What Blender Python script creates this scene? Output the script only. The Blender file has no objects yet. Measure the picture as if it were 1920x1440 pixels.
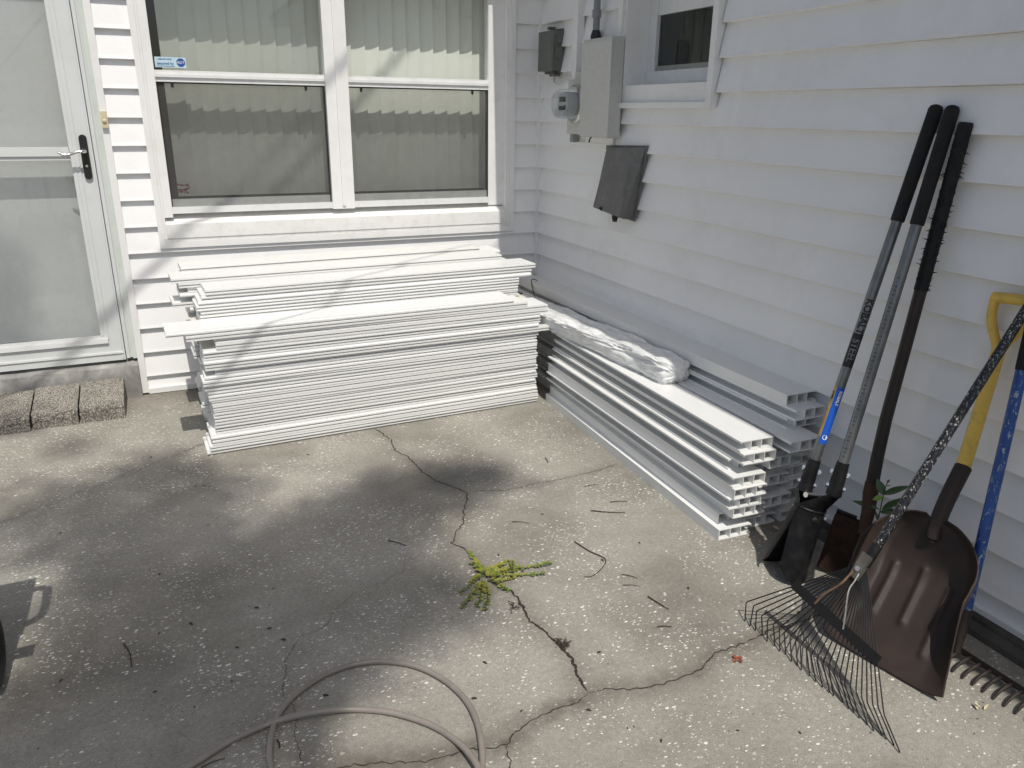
import bpy, bmesh, math, random
from mathutils import Vector, Matrix, noise

R = math.radians
scene = bpy.context.scene
C = scene.collection
rng = random.Random(11)

# ------------------------------------------------------------------ camera
CAM = Vector((-2.1031, -4.2502, 1.402))
F_PX = 1447.75                      # focal length for a 1920 px wide picture
yaw, pitch, roll = R(24.516), R(19.237), R(0.713)
_f = Vector((math.sin(yaw) * math.cos(pitch), math.cos(yaw) * math.cos(pitch), -math.sin(pitch)))
_r0 = Vector((math.cos(yaw), -math.sin(yaw), 0))
_u0 = _r0.cross(_f)
_r = _r0 * math.cos(roll) + _u0 * math.sin(roll)
_u = -_r0 * math.sin(roll) + _u0 * math.cos(roll)
cd = bpy.data.cameras.new('camera')
cd.sensor_width = 36.0
cd.lens = F_PX / 1920 * 36.0
cd.clip_start, cd.clip_end = 0.05, 500
cam = bpy.data.objects.new('camera', cd)
cam.matrix_world = Matrix(((_r.x, _u.x, -_f.x, CAM.x), (_r.y, _u.y, -_f.y, CAM.y), (_r.z, _u.z, -_f.z, CAM.z), (0, 0, 0, 1)))
C.objects.link(cam)
scene.camera = cam


def on(px, py, axis, val):
    """where the sight line of a photo point meets a plane of the place (ground, wall, table of boards)"""
    d = (px - 960) / F_PX * _r - (py - 720) / F_PX * _u + _f
    return CAM + d * ((val - CAM[axis]) / d[axis])


def G(px, py, z=0.0):
    return on(px, py, 2, z)


# ------------------------------------------------------------------ light
SUN = Vector((-0.022, -0.5185, 0.8551)).normalized()     # direction towards the sun
w = bpy.data.worlds.new('World')
scene.world = w
w.use_nodes = True
wt = w.node_tree
wt.nodes.clear()
sky = wt.nodes.new('ShaderNodeTexSky')
sky.sky_type = 'NISHITA'
sky.sun_disc = False
sky.sun_elevation = math.asin(SUN.z)
sky.sun_rotation = R(182.4)
sky.air_density, sky.dust_density, sky.ozone_density = 1.0, 2.6, 0.5
bg = wt.nodes.new('ShaderNodeBackground')
bg.inputs['Strength'].default_value = 0.128
wo = wt.nodes.new('ShaderNodeOutputWorld')
wt.links.new(sky.outputs[0], bg.inputs[0])
wt.links.new(bg.outputs[0], wo.inputs[0])
sd = bpy.data.lights.new('sun', 'SUN')
sd.energy, sd.angle, sd.color = 4.6, R(0.53), (1.0, 0.955, 0.88)
so = bpy.data.objects.new('sun', sd)
so.rotation_euler = SUN.to_track_quat('Z', 'Y').to_euler()
so.location = SUN * 20
C.objects.link(so)
scene.view_settings.view_transform = 'Standard'
scene.view_settings.look = 'None'
scene.view_settings.exposure = -0.44
scene.view_settings.gamma = 1.0
scene.render.engine = 'CYCLES'
scene.cycles.max_bounces = 8
scene.cycles.diffuse_bounces = 4
scene.cycles.transparent_max_bounces = 16
scene.cycles.use_denoising = True


# ------------------------------------------------------------------ materials
class NT:
    def __init__(s, name):
        s.m = bpy.data.materials.new(name)
        s.m.use_nodes = True
        s.t = s.m.node_tree
        s.b = s.t.nodes['Principled BSDF']
        s.out = s.t.nodes['Material Output']

    def n(s, typ, **kw):
        nd = s.t.nodes.new(typ)
        for k, v in kw.items():
            if k in nd.inputs.keys() if isinstance(k, str) else False:
                nd.inputs[k].default_value = v
            else:
                setattr(nd, k, v)
        return nd

    def l(s, a, b):
        s.t.links.new(a, b)

    def coord(s, kind='Object'):
        return s.n('ShaderNodeTexCoord').outputs[kind]

    def noise(s, vec, scale, detail=4, rough=0.6, dist=0.0):
        nd = s.n('ShaderNodeTexNoise')
        nd.inputs['Scale'].default_value = scale
        nd.inputs['Detail'].default_value = detail
        nd.inputs['Roughness'].default_value = rough
        nd.inputs['Distortion'].default_value = dist
        if vec is not None:
            s.l(vec, nd.inputs['Vector'])
        return nd.outputs['Fac']

    def ramp(s, fac, stops):
        nd = s.n('ShaderNodeValToRGB')
        cr = nd.color_ramp
        while len(cr.elements) < len(stops):
            cr.elements.new(0.5)
        for e, (p, c) in zip(cr.elements, stops):
            e.position = p
            e.color = (c, c, c, 1) if isinstance(c, (int, float)) else (*c, 1)
        s.l(fac, nd.inputs[0])
        return nd.outputs[0]

    def mix(s, fac, a, b, blend='MIX'):
        nd = s.n('ShaderNodeMix', data_type='RGBA', blend_type=blend)
        for sock, v in ((nd.inputs[0], fac), (nd.inputs[6], a), (nd.inputs[7], b)):
            if isinstance(v, (int, float)):
                sock.default_value = v
            elif isinstance(v, tuple):
                sock.default_value = (*v, 1)
            else:
                s.l(v, sock)
        return nd.outputs[2]

    def math(s, op, a, b=None, clamp=False):
        nd = s.n('ShaderNodeMath', operation=op, use_clamp=clamp)
        for i, v in enumerate((a, b)):
            if v is None:
                continue
            if isinstance(v, (int, float)):
                nd.inputs[i].default_value = v
            else:
                s.l(v, nd.inputs[i])
        return nd.outputs[0]

    def bump(s, h, strength=0.3, dist=0.01):
        nd = s.n('ShaderNodeBump')
        nd.inputs['Strength'].default_value = strength
        nd.inputs['Distance'].default_value = dist
        s.l(h, nd.inputs['Height'])
        s.l(nd.outputs[0], s.b.inputs['Normal'])


def plain(name, col, rough=0.5, metal=0.0, var=0.12, scale=9.0, bump=0.0, bscale=120.0, spec=0.5, dirt=None, dirt_amt=0.5, dirt_scale=6.0, vary=0.0):
    s = NT(name)
    co = s.coord()
    a = tuple(c * (1 - var) for c in col)
    b = tuple(min(1, c * (1 + var)) for c in col)
    colr = s.ramp(s.noise(co, scale, 5), [(0.3, a), (0.7, b)])
    if dirt:
        d = s.ramp(s.noise(co, dirt_scale, 8, 0.7, 0.4), [(0.5, 0.0), (0.72, 1.0)])
        colr = s.mix(s.math('MULTIPLY', d, dirt_amt), colr, dirt)
    if vary:
        oi = s.n('ShaderNodeObjectInfo')
        colr = s.mix(1.0, colr, s.ramp(oi.outputs['Random'], [(0.0, (1 - vary, 1 - vary, 1 - vary * 1.3)), (1.0, (1.0, 1.0, 1.0))]), 'MULTIPLY')
    s.l(colr, s.b.inputs['Base Color'])
    rr = s.ramp(s.noise(co, scale * 3, 4), [(0.3, max(0.02, rough - 0.08)), (0.7, min(1, rough + 0.08))])
    s.l(rr, s.b.inputs['Roughness'])
    s.b.inputs['Metallic'].default_value = metal
    s.b.inputs['Specular IOR Level'].default_value = spec
    if bump:
        s.bump(s.noise(co, bscale, 4), bump, 0.004)
    return s.m


def flecked(name, base, fleck, scale=60, lo=0.62, hi=0.66, rough=0.45, stretch=None, base2=None, metal=0.0):
    """paint with chips of another colour showing"""
    s = NT(name)
    co = s.coord()
    if stretch:
        mp = s.n('ShaderNodeMapping')
        mp.inputs['Scale'].default_value = stretch
        s.l(co, mp.inputs['Vector'])
        co2 = mp.outputs[0]
    else:
        co2 = co
    mask = s.ramp(s.noise(co2, scale, 3, 0.6, 0.6), [(lo, 0.0), (hi, 1.0)])
    patch = s.ramp(s.noise(co, 5.0, 2), [(0.35, 0.25), (0.6, 1.0)])
    mask = s.math('MULTIPLY', mask, patch)
    b = s.ramp(s.noise(co, 14, 4), [(0.3, base), (0.7, base2 or tuple(c * 1.4 for c in base))])
    s.l(s.mix(mask, b, fleck), s.b.inputs['Base Color'])
    s.b.inputs['Roughness'].default_value = rough
    s.b.inputs['Metallic'].default_value = metal
    s.bump(s.math('SUBTRACT', 1.0, mask), 0.25, 0.001)
    return s.m


def glass(name, tint=(1, 1, 1), trans=0.9, gloss=0.08, dirt=0.0):
    s = NT(name)
    s.t.nodes.remove(s.b)
    tr = s.n('ShaderNodeBsdfTransparent')
    tr.inputs[0].default_value = (*[c * trans for c in tint], 1)
    gl = s.n('ShaderNodeBsdfGlossy')
    gl.inputs['Roughness'].default_value = 0.02
    gl.inputs[0].default_value = (1, 1, 1, 1)
    lw = s.n('ShaderNodeLayerWeight')
    lw.inputs[0].default_value = 0.35
    fac = s.math('ADD', s.math('MULTIPLY', lw.outputs['Fresnel'], 0.55), gloss, True)
    mx = s.n('ShaderNodeMixShader')
    s.l(fac, mx.inputs[0])
    s.l(tr.outputs[0], mx.inputs[1])
    s.l(gl.outputs[0], mx.inputs[2])
    res = mx.outputs[0]
    if dirt:
        df = s.n('ShaderNodeBsdfDiffuse')
        df.inputs[0].default_value = (0.5, 0.52, 0.5, 1)
        co = s.coord()
        d = s.ramp(s.noise(co, 7, 9, 0.75, 0.5), [(0.35, dirt * 0.35), (0.75, dirt * 1.6)])
        m2 = s.n('ShaderNodeMixShader')
        s.l(d, m2.inputs[0])
        s.l(res, m2.inputs[1])
        s.l(df.outputs[0], m2.inputs[2])
        res = m2.outputs[0]
    s.l(res, s.out.inputs[0])
    return s.m


M = {}
M['siding'] = plain('white vinyl siding', (0.84, 0.84, 0.835), 0.45, var=0.03, scale=2.2, bump=0.10, bscale=55, dirt=(0.52, 0.50, 0.45), dirt_amt=0.22, dirt_scale=2.2)
M['trim'] = plain('white trim', (0.80, 0.80, 0.79), 0.4, var=0.03, scale=5, dirt=(0.45, 0.42, 0.36), dirt_amt=0.18, dirt_scale=9)
M['sill'] = plain('weathered white sill', (0.78, 0.78, 0.76), 0.5, var=0.05, scale=8, dirt=(0.45, 0.43, 0.38), dirt_amt=0.35, dirt_scale=26, bump=0.15)
M['aluminium'] = plain('white aluminium', (0.74, 0.75, 0.74), 0.35, var=0.04, scale=7, dirt=(0.35, 0.34, 0.3), dirt_amt=0.2, dirt_scale=20)
M['door'] = plain('storm door paint', (0.64, 0.665, 0.66), 0.4, var=0.03, scale=4, dirt=(0.4, 0.4, 0.36), dirt_amt=0.15)
M['inner_door'] = plain('entry door paint', (0.80, 0.81, 0.805), 0.55, var=0.05, scale=3, dirt=(0.5, 0.51, 0.48), dirt_amt=0.2, dirt_scale=12)
M['jamb'] = plain('mildewed door jamb', (0.60, 0.65, 0.60), 0.6, var=0.06, scale=10, dirt=(0.34, 0.42, 0.35), dirt_amt=0.55, dirt_scale=4)
M['vinyl'] = plain('white vinyl board', (0.83, 0.835, 0.83), 0.36, var=0.012, scale=4, dirt=(0.62, 0.62, 0.60), dirt_amt=0.16, dirt_scale=2.6, vary=0.07)
M['vinyl_cream'] = plain('yellowed vinyl board', (0.79, 0.775, 0.70), 0.34, var=0.02, scale=6)
M['plastic_bag'] = plain('white plastic film', (0.88, 0.89, 0.88), 0.22, var=0.02, scale=8, bump=0.06, bscale=45)
M['print'] = plain('grey printed lettering', (0.30, 0.31, 0.32), 0.5)
M['blind'] = plain('vertical blind', (0.86, 0.86, 0.81), 0.6, var=0.03, scale=4)
M['dark_room'] = plain('dark interior', (0.05, 0.05, 0.05), 0.9)
M['black'] = plain('black plastic', (0.012, 0.012, 0.013), 0.45)
M['foam'] = plain('black foam grip', (0.012, 0.012, 0.013), 0.9, bump=0.4, bscale=300)
M['tape'] = plain('ragged black tape', (0.008, 0.009, 0.010), 0.6, spec=0.3, bump=0.9, bscale=70, var=0.5, scale=30)
M['rubber'] = plain('tyre rubber', (0.015, 0.015, 0.016), 0.6, bump=0.2, bscale=90)
M['steel'] = plain('grey tubular steel', (0.20, 0.205, 0.21), 0.38, metal=0.75, var=0.2, scale=16, dirt=(0.1, 0.08, 0.06), dirt_amt=0.4)
M['chrome'] = plain('bright steel', (0.72, 0.71, 0.69), 0.22, metal=1.0, var=0.1)
M['wire'] = plain('zinc wire', (0.5, 0.5, 0.48), 0.35, metal=0.9, dirt=(0.22, 0.10, 0.04), dirt_amt=0.8, dirt_scale=14)
M['black_iron'] = plain('black painted iron', (0.009, 0.009, 0.010), 0.42, var=0.4, scale=25, dirt=(0.036, 0.033, 0.03), dirt_amt=0.5, dirt_scale=25, bump=0.2, spec=0.25)
M['tine'] = plain('dull black wire', (0.010, 0.010, 0.011), 0.65, spec=0.3)
M['bracket'] = plain('dull grey bracket', (0.15, 0.145, 0.125), 0.5, metal=0.4, var=0.2, scale=40, dirt=(0.10, 0.06, 0.035), dirt_amt=0.6, dirt_scale=30)
M['dark_rust'] = plain('dark rusty iron', (0.024, 0.016, 0.013), 0.7, var=0.4, scale=30, bump=0.3)
M['rusty_wire'] = plain('rusty wire', (0.17, 0.10, 0.06), 0.7, var=0.4, scale=40)
M['rust'] = plain('rusty iron', (0.070, 0.036, 0.022), 0.8, var=0.35, scale=20, bump=0.4, bscale=90, dirt=(0.03, 0.02, 0.016), dirt_amt=0.6, dirt_scale=10)
M['dark_wood'] = plain('dark wooden shaft', (0.020, 0.014, 0.012), 0.5, var=0.3, scale=12)
M['scoop'] = plain('brown plastic scoop', (0.040, 0.029, 0.026), 0.55, var=0.10, scale=5, dirt=(0.10, 0.065, 0.042), dirt_amt=0.3, dirt_scale=6, bump=0.08, spec=0.25)
M['yellow'] = plain('yellow fibreglass', (0.74, 0.50, 0.09), 0.4, var=0.06, scale=8, dirt=(0.22, 0.14, 0.04), dirt_amt=0.5, dirt_scale=22)
M['blue'] = flecked('chipped blue paint', (0.012, 0.055, 0.22), (0.42, 0.45, 0.46), 120, 0.60, 0.62, 0.4, (1, 1, 0.4))
M['chipped_black'] = flecked('chipped black paint', (0.010, 0.010, 0.012), (0.62, 0.61, 0.57), 250, 0.60, 0.62, 0.35, (1, 1, 0.35))
M['blue_label'] = plain('blue paper label', (0.01, 0.10, 0.52), 0.35, var=0.05)
M['yellow_label'] = plain('tan paper label', (0.45, 0.30, 0.10), 0.5, var=0.2, scale=40)
M['white_ink'] = plain('white ink', (0.8, 0.8, 0.8), 0.5, var=0.02)
M['black_ink'] = plain('black ink', (0.01, 0.01, 0.01), 0.5)
M['galv'] = plain('weathered grey enamel', (0.55, 0.555, 0.53), 0.55, var=0.05, scale=60, bump=0.1, dirt=(0.42, 0.42, 0.39), dirt_amt=0.4, dirt_scale=45)
M['galv_dark'] = plain('dull galvanised steel', (0.33, 0.34, 0.33), 0.45, metal=0.4, var=0.1, scale=25)
M['conduit'] = plain('grey plastic conduit', (0.22, 0.235, 0.25), 0.5)
M['tele'] = plain('dark grey green plastic', (0.115, 0.125, 0.115), 0.5, var=0.08)
M['greybox'] = plain('faded dark grey plastic', (0.135, 0.135, 0.132), 0.6, var=0.1, scale=15, dirt=(0.24, 0.24, 0.235), dirt_amt=0.5, dirt_scale=18, bump=0.15)
M['beige'] = plain('beige plastic', (0.60, 0.53, 0.36), 0.5)
M['hose'] = plain('grey rubber hose', (0.25, 0.225, 0.20), 0.34, var=0.12, scale=9, dirt=(0.16, 0.14, 0.12), dirt_amt=0.4, dirt_scale=12)
M['leaf'] = plain('citrus leaf', (0.030, 0.085, 0.018), 0.35, var=0.3, scale=30)
M['leaf_lime'] = plain('young leaf', (0.16, 0.30, 0.03), 0.4, var=0.2, scale=30)
M['stem'] = plain('green stem', (0.05, 0.07, 0.02), 0.6)
M['purslane'] = plain('purslane leaf', (0.22, 0.225, 0.035), 0.4, var=0.35, scale=60)
M['purslane_dark'] = plain('purslane dark leaf', (0.13, 0.18, 0.03), 0.4, var=0.3, scale=60)
M['twig'] = plain('dry twig', (0.055, 0.040, 0.030), 0.8, var=0.3, scale=60)
M['debris'] = plain('dark leaf bits', (0.035, 0.028, 0.022), 0.8, var=0.4, scale=80)
M['red_leaf'] = plain('dry red leaf', (0.26, 0.07, 0.03), 0.7)
M['crack'] = plain('crack dirt', (0.030, 0.026, 0.021), 0.95, var=0.4, scale=60)
M['red'] = plain('red petals', (0.45, 0.02, 0.03), 0.6)
M['sticker'] = plain('pale blue sticker', (0.50, 0.66, 0.74), 0.4, var=0.02)
M['navy'] = plain('navy ink', (0.015, 0.08, 0.30), 0.5, var=0.05)
M['roof'] = plain('grey shingles', (0.16, 0.15, 0.145), 0.9, var=0.2, scale=12, bump=0.5, bscale=40)
M['bark'] = plain('bark', (0.10, 0.075, 0.055), 0.9, var=0.3, scale=14, bump=0.8, bscale=30)
M['treeleaf'] = plain('tree leaf', (0.05, 0.095, 0.025), 0.5, var=0.35, scale=4)
M['curb'] = plain('dark damp concrete edge', (0.060, 0.056, 0.050), 0.9, var=0.35, scale=14, bump=0.7, bscale=60, dirt=(0.02, 0.018, 0.015), dirt_amt=0.8)
M['red_machine'] = plain('dark machine housing', (0.03, 0.03, 0.032), 0.4)
M['glass'] = glass('window glass', (0.97, 1.0, 0.97), 0.93, 0.05)
M['glass_door'] = glass('storm door glass', (0.985, 1.0, 0.99), 0.97, 0.03, 0.08)
M['clear'] = glass('meter dome', (0.94, 0.97, 1.0), 0.95, 0.035, 0.02)
M['glass_dark'] = glass('dark window glass', (0.8, 0.9, 0.9), 0.7, 0.05)


def screen_mat():
    s = NT('insect screen')
    s.t.nodes.remove(s.b)
    tr = s.n('ShaderNodeBsdfTransparent')
    df = s.n('ShaderNodeBsdfDiffuse')
    df.inputs[0].default_value = (0.14, 0.14, 0.135, 1)
    co = s.coord()
    d = s.ramp(s.noise(co, 5, 8, 0.7, 0.8), [(0.3, 0.34), (0.7, 0.44)])
    mx = s.n('ShaderNodeMixShader')
    s.l(d, mx.inputs[0])
    s.l(tr.outputs[0], mx.inputs[1])
    s.l(df.outputs[0], mx.inputs[2])
    s.l(mx.outputs[0], s.out.inputs[0])
    return s.m


M['screen'] = screen_mat()


def concrete_mat():
    s = NT('shell concrete')
    co = s.coord()
    base = s.ramp(s.noise(co, 1.6, 7, 0.62, 0.3), [(0.26, (0.170, 0.160, 0.135)), (0.46, (0.270, 0.256, 0.220)), (0.54, (0.315, 0.300, 0.260)), (0.74, (0.400, 0.383, 0.336))])
    fine = s.ramp(s.noise(co, 75, 5, 0.7), [(0.3, 0.80), (0.7, 1.17)])
    col = s.mix(1.0, base, fine, 'MULTIPLY')
    grain = s.ramp(s.noise(co, 330, 3, 0.6), [(0.33, 0.74), (0.66, 1.22)])
    col = s.mix(1.0, col, grain, 'MULTIPLY')
    # cement film that hides the shells in places
    film = s.ramp(s.noise(co, 3.4, 6, 0.65, 0.6), [(0.42, 0.0), (0.60, 1.0)])

    def shells(scale, thr, size, rotz, stretch, weight):
        mp = s.n('ShaderNodeMapping')
        mp.inputs['Rotation'].default_value = (0, 0, rotz)
        mp.inputs['Scale'].default_value = stretch
        s.l(co, mp.inputs['Vector'])
        wob = s.n('ShaderNodeTexNoise')
        wob.inputs['Scale'].default_value = scale * 1.1
        s.l(co, wob.inputs['Vector'])
        vv = s.n('ShaderNodeVectorMath', operation='MULTIPLY_ADD')
        s.l(wob.outputs['Color'], vv.inputs[0])
        vv.inputs[1].default_value = (0.012, 0.012, 0)
        s.l(mp.outputs[0], vv.inputs[2])
        v = s.n('ShaderNodeTexVoronoi', feature='F1', voronoi_dimensions='2D')
        v.inputs['Scale'].default_value = scale
        s.l(vv.outputs[0], v.inputs['Vector'])
        sp = s.n('ShaderNodeSeparateColor')
        s.l(v.outputs['Color'], sp.inputs[0])
        pick = s.math('GREATER_THAN', sp.outputs[0], s.math('SUBTRACT', thr + weight, s.math('MULTIPLY', film, weight)))
        lim = s.math('MULTIPLY', sp.outputs[1], size)
        inside = s.math('LESS_THAN', v.outputs['Distance'], s.math('ADD', lim, size * 0.35))
        return s.math('MULTIPLY', pick, inside), sp.outputs[2]
    m1, h1 = shells(47, 0.70, 0.20, 0.5, (1, 1.7, 1), 0.30)
    m2, h2 = shells(62, 0.70, 0.21, 2.0, (1, 2.0, 1), 0.30)
    m3, h3 = shells(115, 0.80, 0.24, 1.1, (1, 1.5, 1), 0.20)
    tone = s.ramp(h1, [(0.0, (0.45, 0.43, 0.37)), (0.5, (0.62, 0.60, 0.55)), (1.0, (0.85, 0.83, 0.79))])
    tone3 = s.ramp(h3, [(0.0, (0.38, 0.36, 0.31)), (1.0, (0.62, 0.60, 0.55))])
    col = s.mix(m3, col, tone3)
    col = s.mix(m2, col, tone)
    col = s.mix(m1, col, tone)
    # dark specks of grit
    sp = s.ramp(s.noise(co, 120, 2, 0.5), [(0.69, 0.0), (0.72, 1.0)])
    col = s.mix(s.math('MULTIPLY', sp, 0.6), col, (0.06, 0.055, 0.045))
    # dirt that collects along the cracks, the old patch, and a darker tone towards the walls (painted per vertex)
    at = s.n('ShaderNodeAttribute', attribute_name='stain_tone')
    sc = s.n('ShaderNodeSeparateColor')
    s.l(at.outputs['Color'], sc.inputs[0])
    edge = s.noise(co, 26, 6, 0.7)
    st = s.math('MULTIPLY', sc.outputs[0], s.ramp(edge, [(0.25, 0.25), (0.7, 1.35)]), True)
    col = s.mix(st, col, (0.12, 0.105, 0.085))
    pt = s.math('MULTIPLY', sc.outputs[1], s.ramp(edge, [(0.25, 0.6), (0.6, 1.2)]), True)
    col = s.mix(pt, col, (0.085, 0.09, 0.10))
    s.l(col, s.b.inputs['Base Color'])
    s.b.inputs['Roughness'].default_value = 0.88
    s.b.inputs['Specular IOR Level'].default_value = 0.3
    h = s.math('ADD', s.math('MULTIPLY', s.noise(co, 190, 4, 0.7), 0.6), s.math('MULTIPLY', s.noise(co, 22, 3), 0.5))
    h = s.math('ADD', h, s.math('MULTIPLY', s.math('ADD', m1, m2), 0.12))
    s.bump(h, 0.55, 0.004)
    return s.m


def paver_mat():
    s = NT('exposed aggregate paver')
    co = s.coord()
    base = s.ramp(s.noise(co, 9, 5), [(0.3, (0.33, 0.305, 0.26)), (0.7, (0.47, 0.44, 0.385))])
    v = s.n('ShaderNodeTexVoronoi')
    v.inputs['Scale'].default_value = 175
    s.l(co, v.inputs['Vector'])
    peb = s.ramp(v.outputs['Distance'], [(0.15, 1.35), (0.6, 0.35)])
    col = s.mix(1.0, base, peb, 'MULTIPLY')
    # black mould towards the foot of the block
    sx = s.n('ShaderNodeSeparateXYZ')
    s.l(s.coord('Object'), sx.inputs[0])
    low = s.ramp(s.math('ADD', s.math('MULTIPLY', sx.outputs[2], 9.0), s.math('MULTIPLY', s.noise(co, 16, 5), 0.55)), [(0.35, 0.25), (0.62, 1.0), (0.85, 0.9), (1.0, 0.0)])
    d = s.math('MULTIPLY', low, s.ramp(s.noise(co, 70, 5, 0.75), [(0.42, 0.0), (0.62, 1.0)]))
    col = s.mix(s.math('MULTIPLY', d, 0.85), col, (0.035, 0.030, 0.024))
    s.l(col, s.b.inputs['Base Color'])
    s.b.inputs['Roughness'].default_value = 0.95
    s.bump(s.math('SUBTRACT', 1.0, v.outputs['Distance']), 0.6, 0.005)
    return s.m


def old_concrete_mat():
    s = NT('stained concrete ledge')
    co = s.coord()
    base = s.ramp(s.noise(co, 7, 8, 0.7, 0.4), [(0.3, (0.16, 0.155, 0.15)), (0.5, (0.27, 0.265, 0.25)), (0.66, (0.40, 0.395, 0.37)), (0.75, (0.6, 0.6, 0.57))])
    s.l(base, s.b.inputs['Base Color'])
    s.b.inputs['Roughness'].default_value = 0.92
    s.bump(s.noise(co, 60, 6, 0.7), 0.6, 0.006)
    return s.m


M['concrete'] = concrete_mat()


def film_mat():
    s = NT('thin white plastic film')
    co = s.coord()
    s.l(s.ramp(s.noise(co, 9, 4), [(0.3, (0.86, 0.87, 0.86)), (0.7, (0.91, 0.92, 0.91))]), s.b.inputs['Base Color'])
    s.b.inputs['Roughness'].default_value = 0.2
    s.l(s.ramp(s.noise(co, 14, 5, 0.6, 0.8), [(0.3, 0.78), (0.7, 0.97)]), s.b.inputs['Alpha'])
    s.bump(s.noise(co, 34, 5, 0.65, 1.2), 0.35, 0.006)
    return s.m


M['film'] = film_mat()
M['paver'] = paver_mat()
M['ledge'] = old_concrete_mat()


# ------------------------------------------------------------------ mesh helpers
class MB:
    def __init__(s):
        s.b = bmesh.new()

    def verts(s, pts):
        return [s.b.verts.new(p) for p in pts]

    def face(s, vs):
        try:
            return s.b.faces.new(vs)
        except ValueError:
            return None

    def poly(s, pts):
        s.face(s.verts(pts))
        return s

    def box(s, x0, x1, y0, y1, z0, z1, mat=None):
        p = [Vector((x, y, z)) for z in (z0, z1) for y in (y0, y1) for x in (x0, x1)]
        if mat is not None:
            p = [mat @ q for q in p]
        v = s.verts(p)
        for f in ((0, 2, 3, 1), (4, 5, 7, 6), (0, 1, 5, 4), (2, 6, 7, 3), (0, 4, 6, 2), (1, 3, 7, 5)):
            s.face([v[i] for i in f])
        return s

    def prism(s, pts, axis, a0, a1):
        """closed 2-D outline (the two other axes, in order) swept from a0 to a1"""
        def mk(p, a):
            q = list(p)
            q.insert(axis, a)
            return Vector(q)
        A = s.verts([mk(p, a0) for p in pts])
        B = s.verts([mk(p, a1) for p in pts])
        n = len(pts)
        s.face(A)
        s.face(B[::-1])
        for i in range(n):
            s.face([A[i], B[i], B[(i + 1) % n], A[(i + 1) % n]])
        return s

    def tube(s, pts, r, seg=10, cap=True, squash=None):
        pts = [Vector(p) for p in pts]
        n = len(pts)
        rs = r if isinstance(r, (list, tuple)) else [r] * n
        rings = []
        up = None
        for i, p in enumerate(pts):
            t = (pts[min(i + 1, n - 1)] - pts[max(i - 1, 0)]).normalized()
            if up is None:
                up = Vector((0, 0, 1)) if abs(t.z) < 0.9 else Vector((0, 1, 0))
            sd_ = t.cross(up).normalized()
            up = sd_.cross(t).normalized()
            ring = []
            for k in range(seg):
                a = 2 * math.pi * k / seg
                ring.append(p + (sd_ * math.cos(a) + up * math.sin(a) * (squash or 1.0)) * rs[i])
            rings.append(s.verts(ring))
        for i in range(n - 1):
            for k in range(seg):
                k2 = (k + 1) % seg
                s.face([rings[i][k], rings[i][k2], rings[i + 1][k2], rings[i + 1][k]])
        if cap:
            s.face(rings[0][::-1])
            s.face(rings[-1])
        return s

    def grid(s, rows, closed=False):
        """rows of points to a sheet"""
        V = [s.verts(r) for r in rows]
        for i in range(len(V) - 1):
            m = len(V[i])
            for j in range(m if closed else m - 1):
                s.face([V[i][j], V[i][(j + 1) % m], V[i + 1][(j + 1) % m], V[i + 1][j]])
        return V

    def cells(s, xs, zs, filled, y0, y1):
        """a hollow section: the filled cells of a grid in x, z swept along y as one closed skin"""
        cache = {}

        def v(i, k, e):
            key = (i, k, e)
            if key not in cache:
                cache[key] = s.b.verts.new((xs[i], (y0, y1)[e], zs[k]))
            return cache[key]
        nx, nz = len(xs) - 1, len(zs) - 1
        F = lambda i, k: 0 <= i < nx and 0 <= k < nz and filled(i, k)
        for i in range(nx):
            for k in range(nz):
                if not F(i, k):
                    continue
                s.face([v(i, k, 0), v(i + 1, k, 0), v(i + 1, k + 1, 0), v(i, k + 1, 0)])
                s.face([v(i, k, 1), v(i, k + 1, 1), v(i + 1, k + 1, 1), v(i + 1, k, 1)])
                if not F(i - 1, k):
                    s.face([v(i, k, 0), v(i, k + 1, 0), v(i, k + 1, 1), v(i, k, 1)])
                if not F(i + 1, k):
                    s.face([v(i + 1, k, 0), v(i + 1, k, 1), v(i + 1, k + 1, 1), v(i + 1, k + 1, 0)])
                if not F(i, k - 1):
                    s.face([v(i, k, 0), v(i, k, 1), v(i + 1, k, 1), v(i + 1, k, 0)])
                if not F(i, k + 1):
                    s.face([v(i, k + 1, 0), v(i + 1, k + 1, 0), v(i + 1, k + 1, 1), v(i, k + 1, 1)])
        return s

    def bevel(s, w=0.002, seg=1, ang=30):
        es = [e for e in s.b.edges if len(e.link_faces) == 2 and e.calc_face_angle(0) > R(ang)]
        bmesh.ops.bevel(s.b, geom=es, offset=w, segments=seg, affect='EDGES', clamp_overlap=True)
        return s

    def mesh(s, name, m, smooth=False):
        bmesh.ops.recalc_face_normals(s.b, faces=s.b.faces[:])
        me = bpy.data.meshes.new(name)
        s.b.to_mesh(me)
        s.b.free()
        me.materials.append(M[m] if isinstance(m, str) else m)
        if smooth:
            me.polygons.foreach_set('use_smooth', [True] * len(me.polygons))
            if smooth != 'all':
                me.set_sharp_from_angle(angle=R(40))
        return me

    def obj(s, name, m, parent=None, smooth=False):
        o = bpy.data.objects.new(name, s.mesh(name, m, smooth))
        C.objects.link(o)
        if parent is not None:
            attach(o, parent)
        return o


ORIGIN = {}


def attach(o, parent):
    """mesh data are in place coordinates: undo the parent's own offset"""
    o.parent = parent
    top = parent
    while top.parent is not None:
        top = top.parent
    if parent.parent is None:
        o.matrix_parent_inverse = Matrix.Translation(-Vector(parent.location))
    # sub-parts: their part sits at the same place as the whole scene, nothing to undo


def thing(name, label, cat, loc=(0, 0, 0), group=None):
    o = bpy.data.objects.new(name, None)
    o.empty_display_size = 0.1
    o.location = loc
    C.objects.link(o)
    return tag(o, label, cat, group)


def tag(o, label, cat, group=None):
    o['label'] = label
    o['category'] = cat
    if group:
        o['group'] = group
    return o


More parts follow.
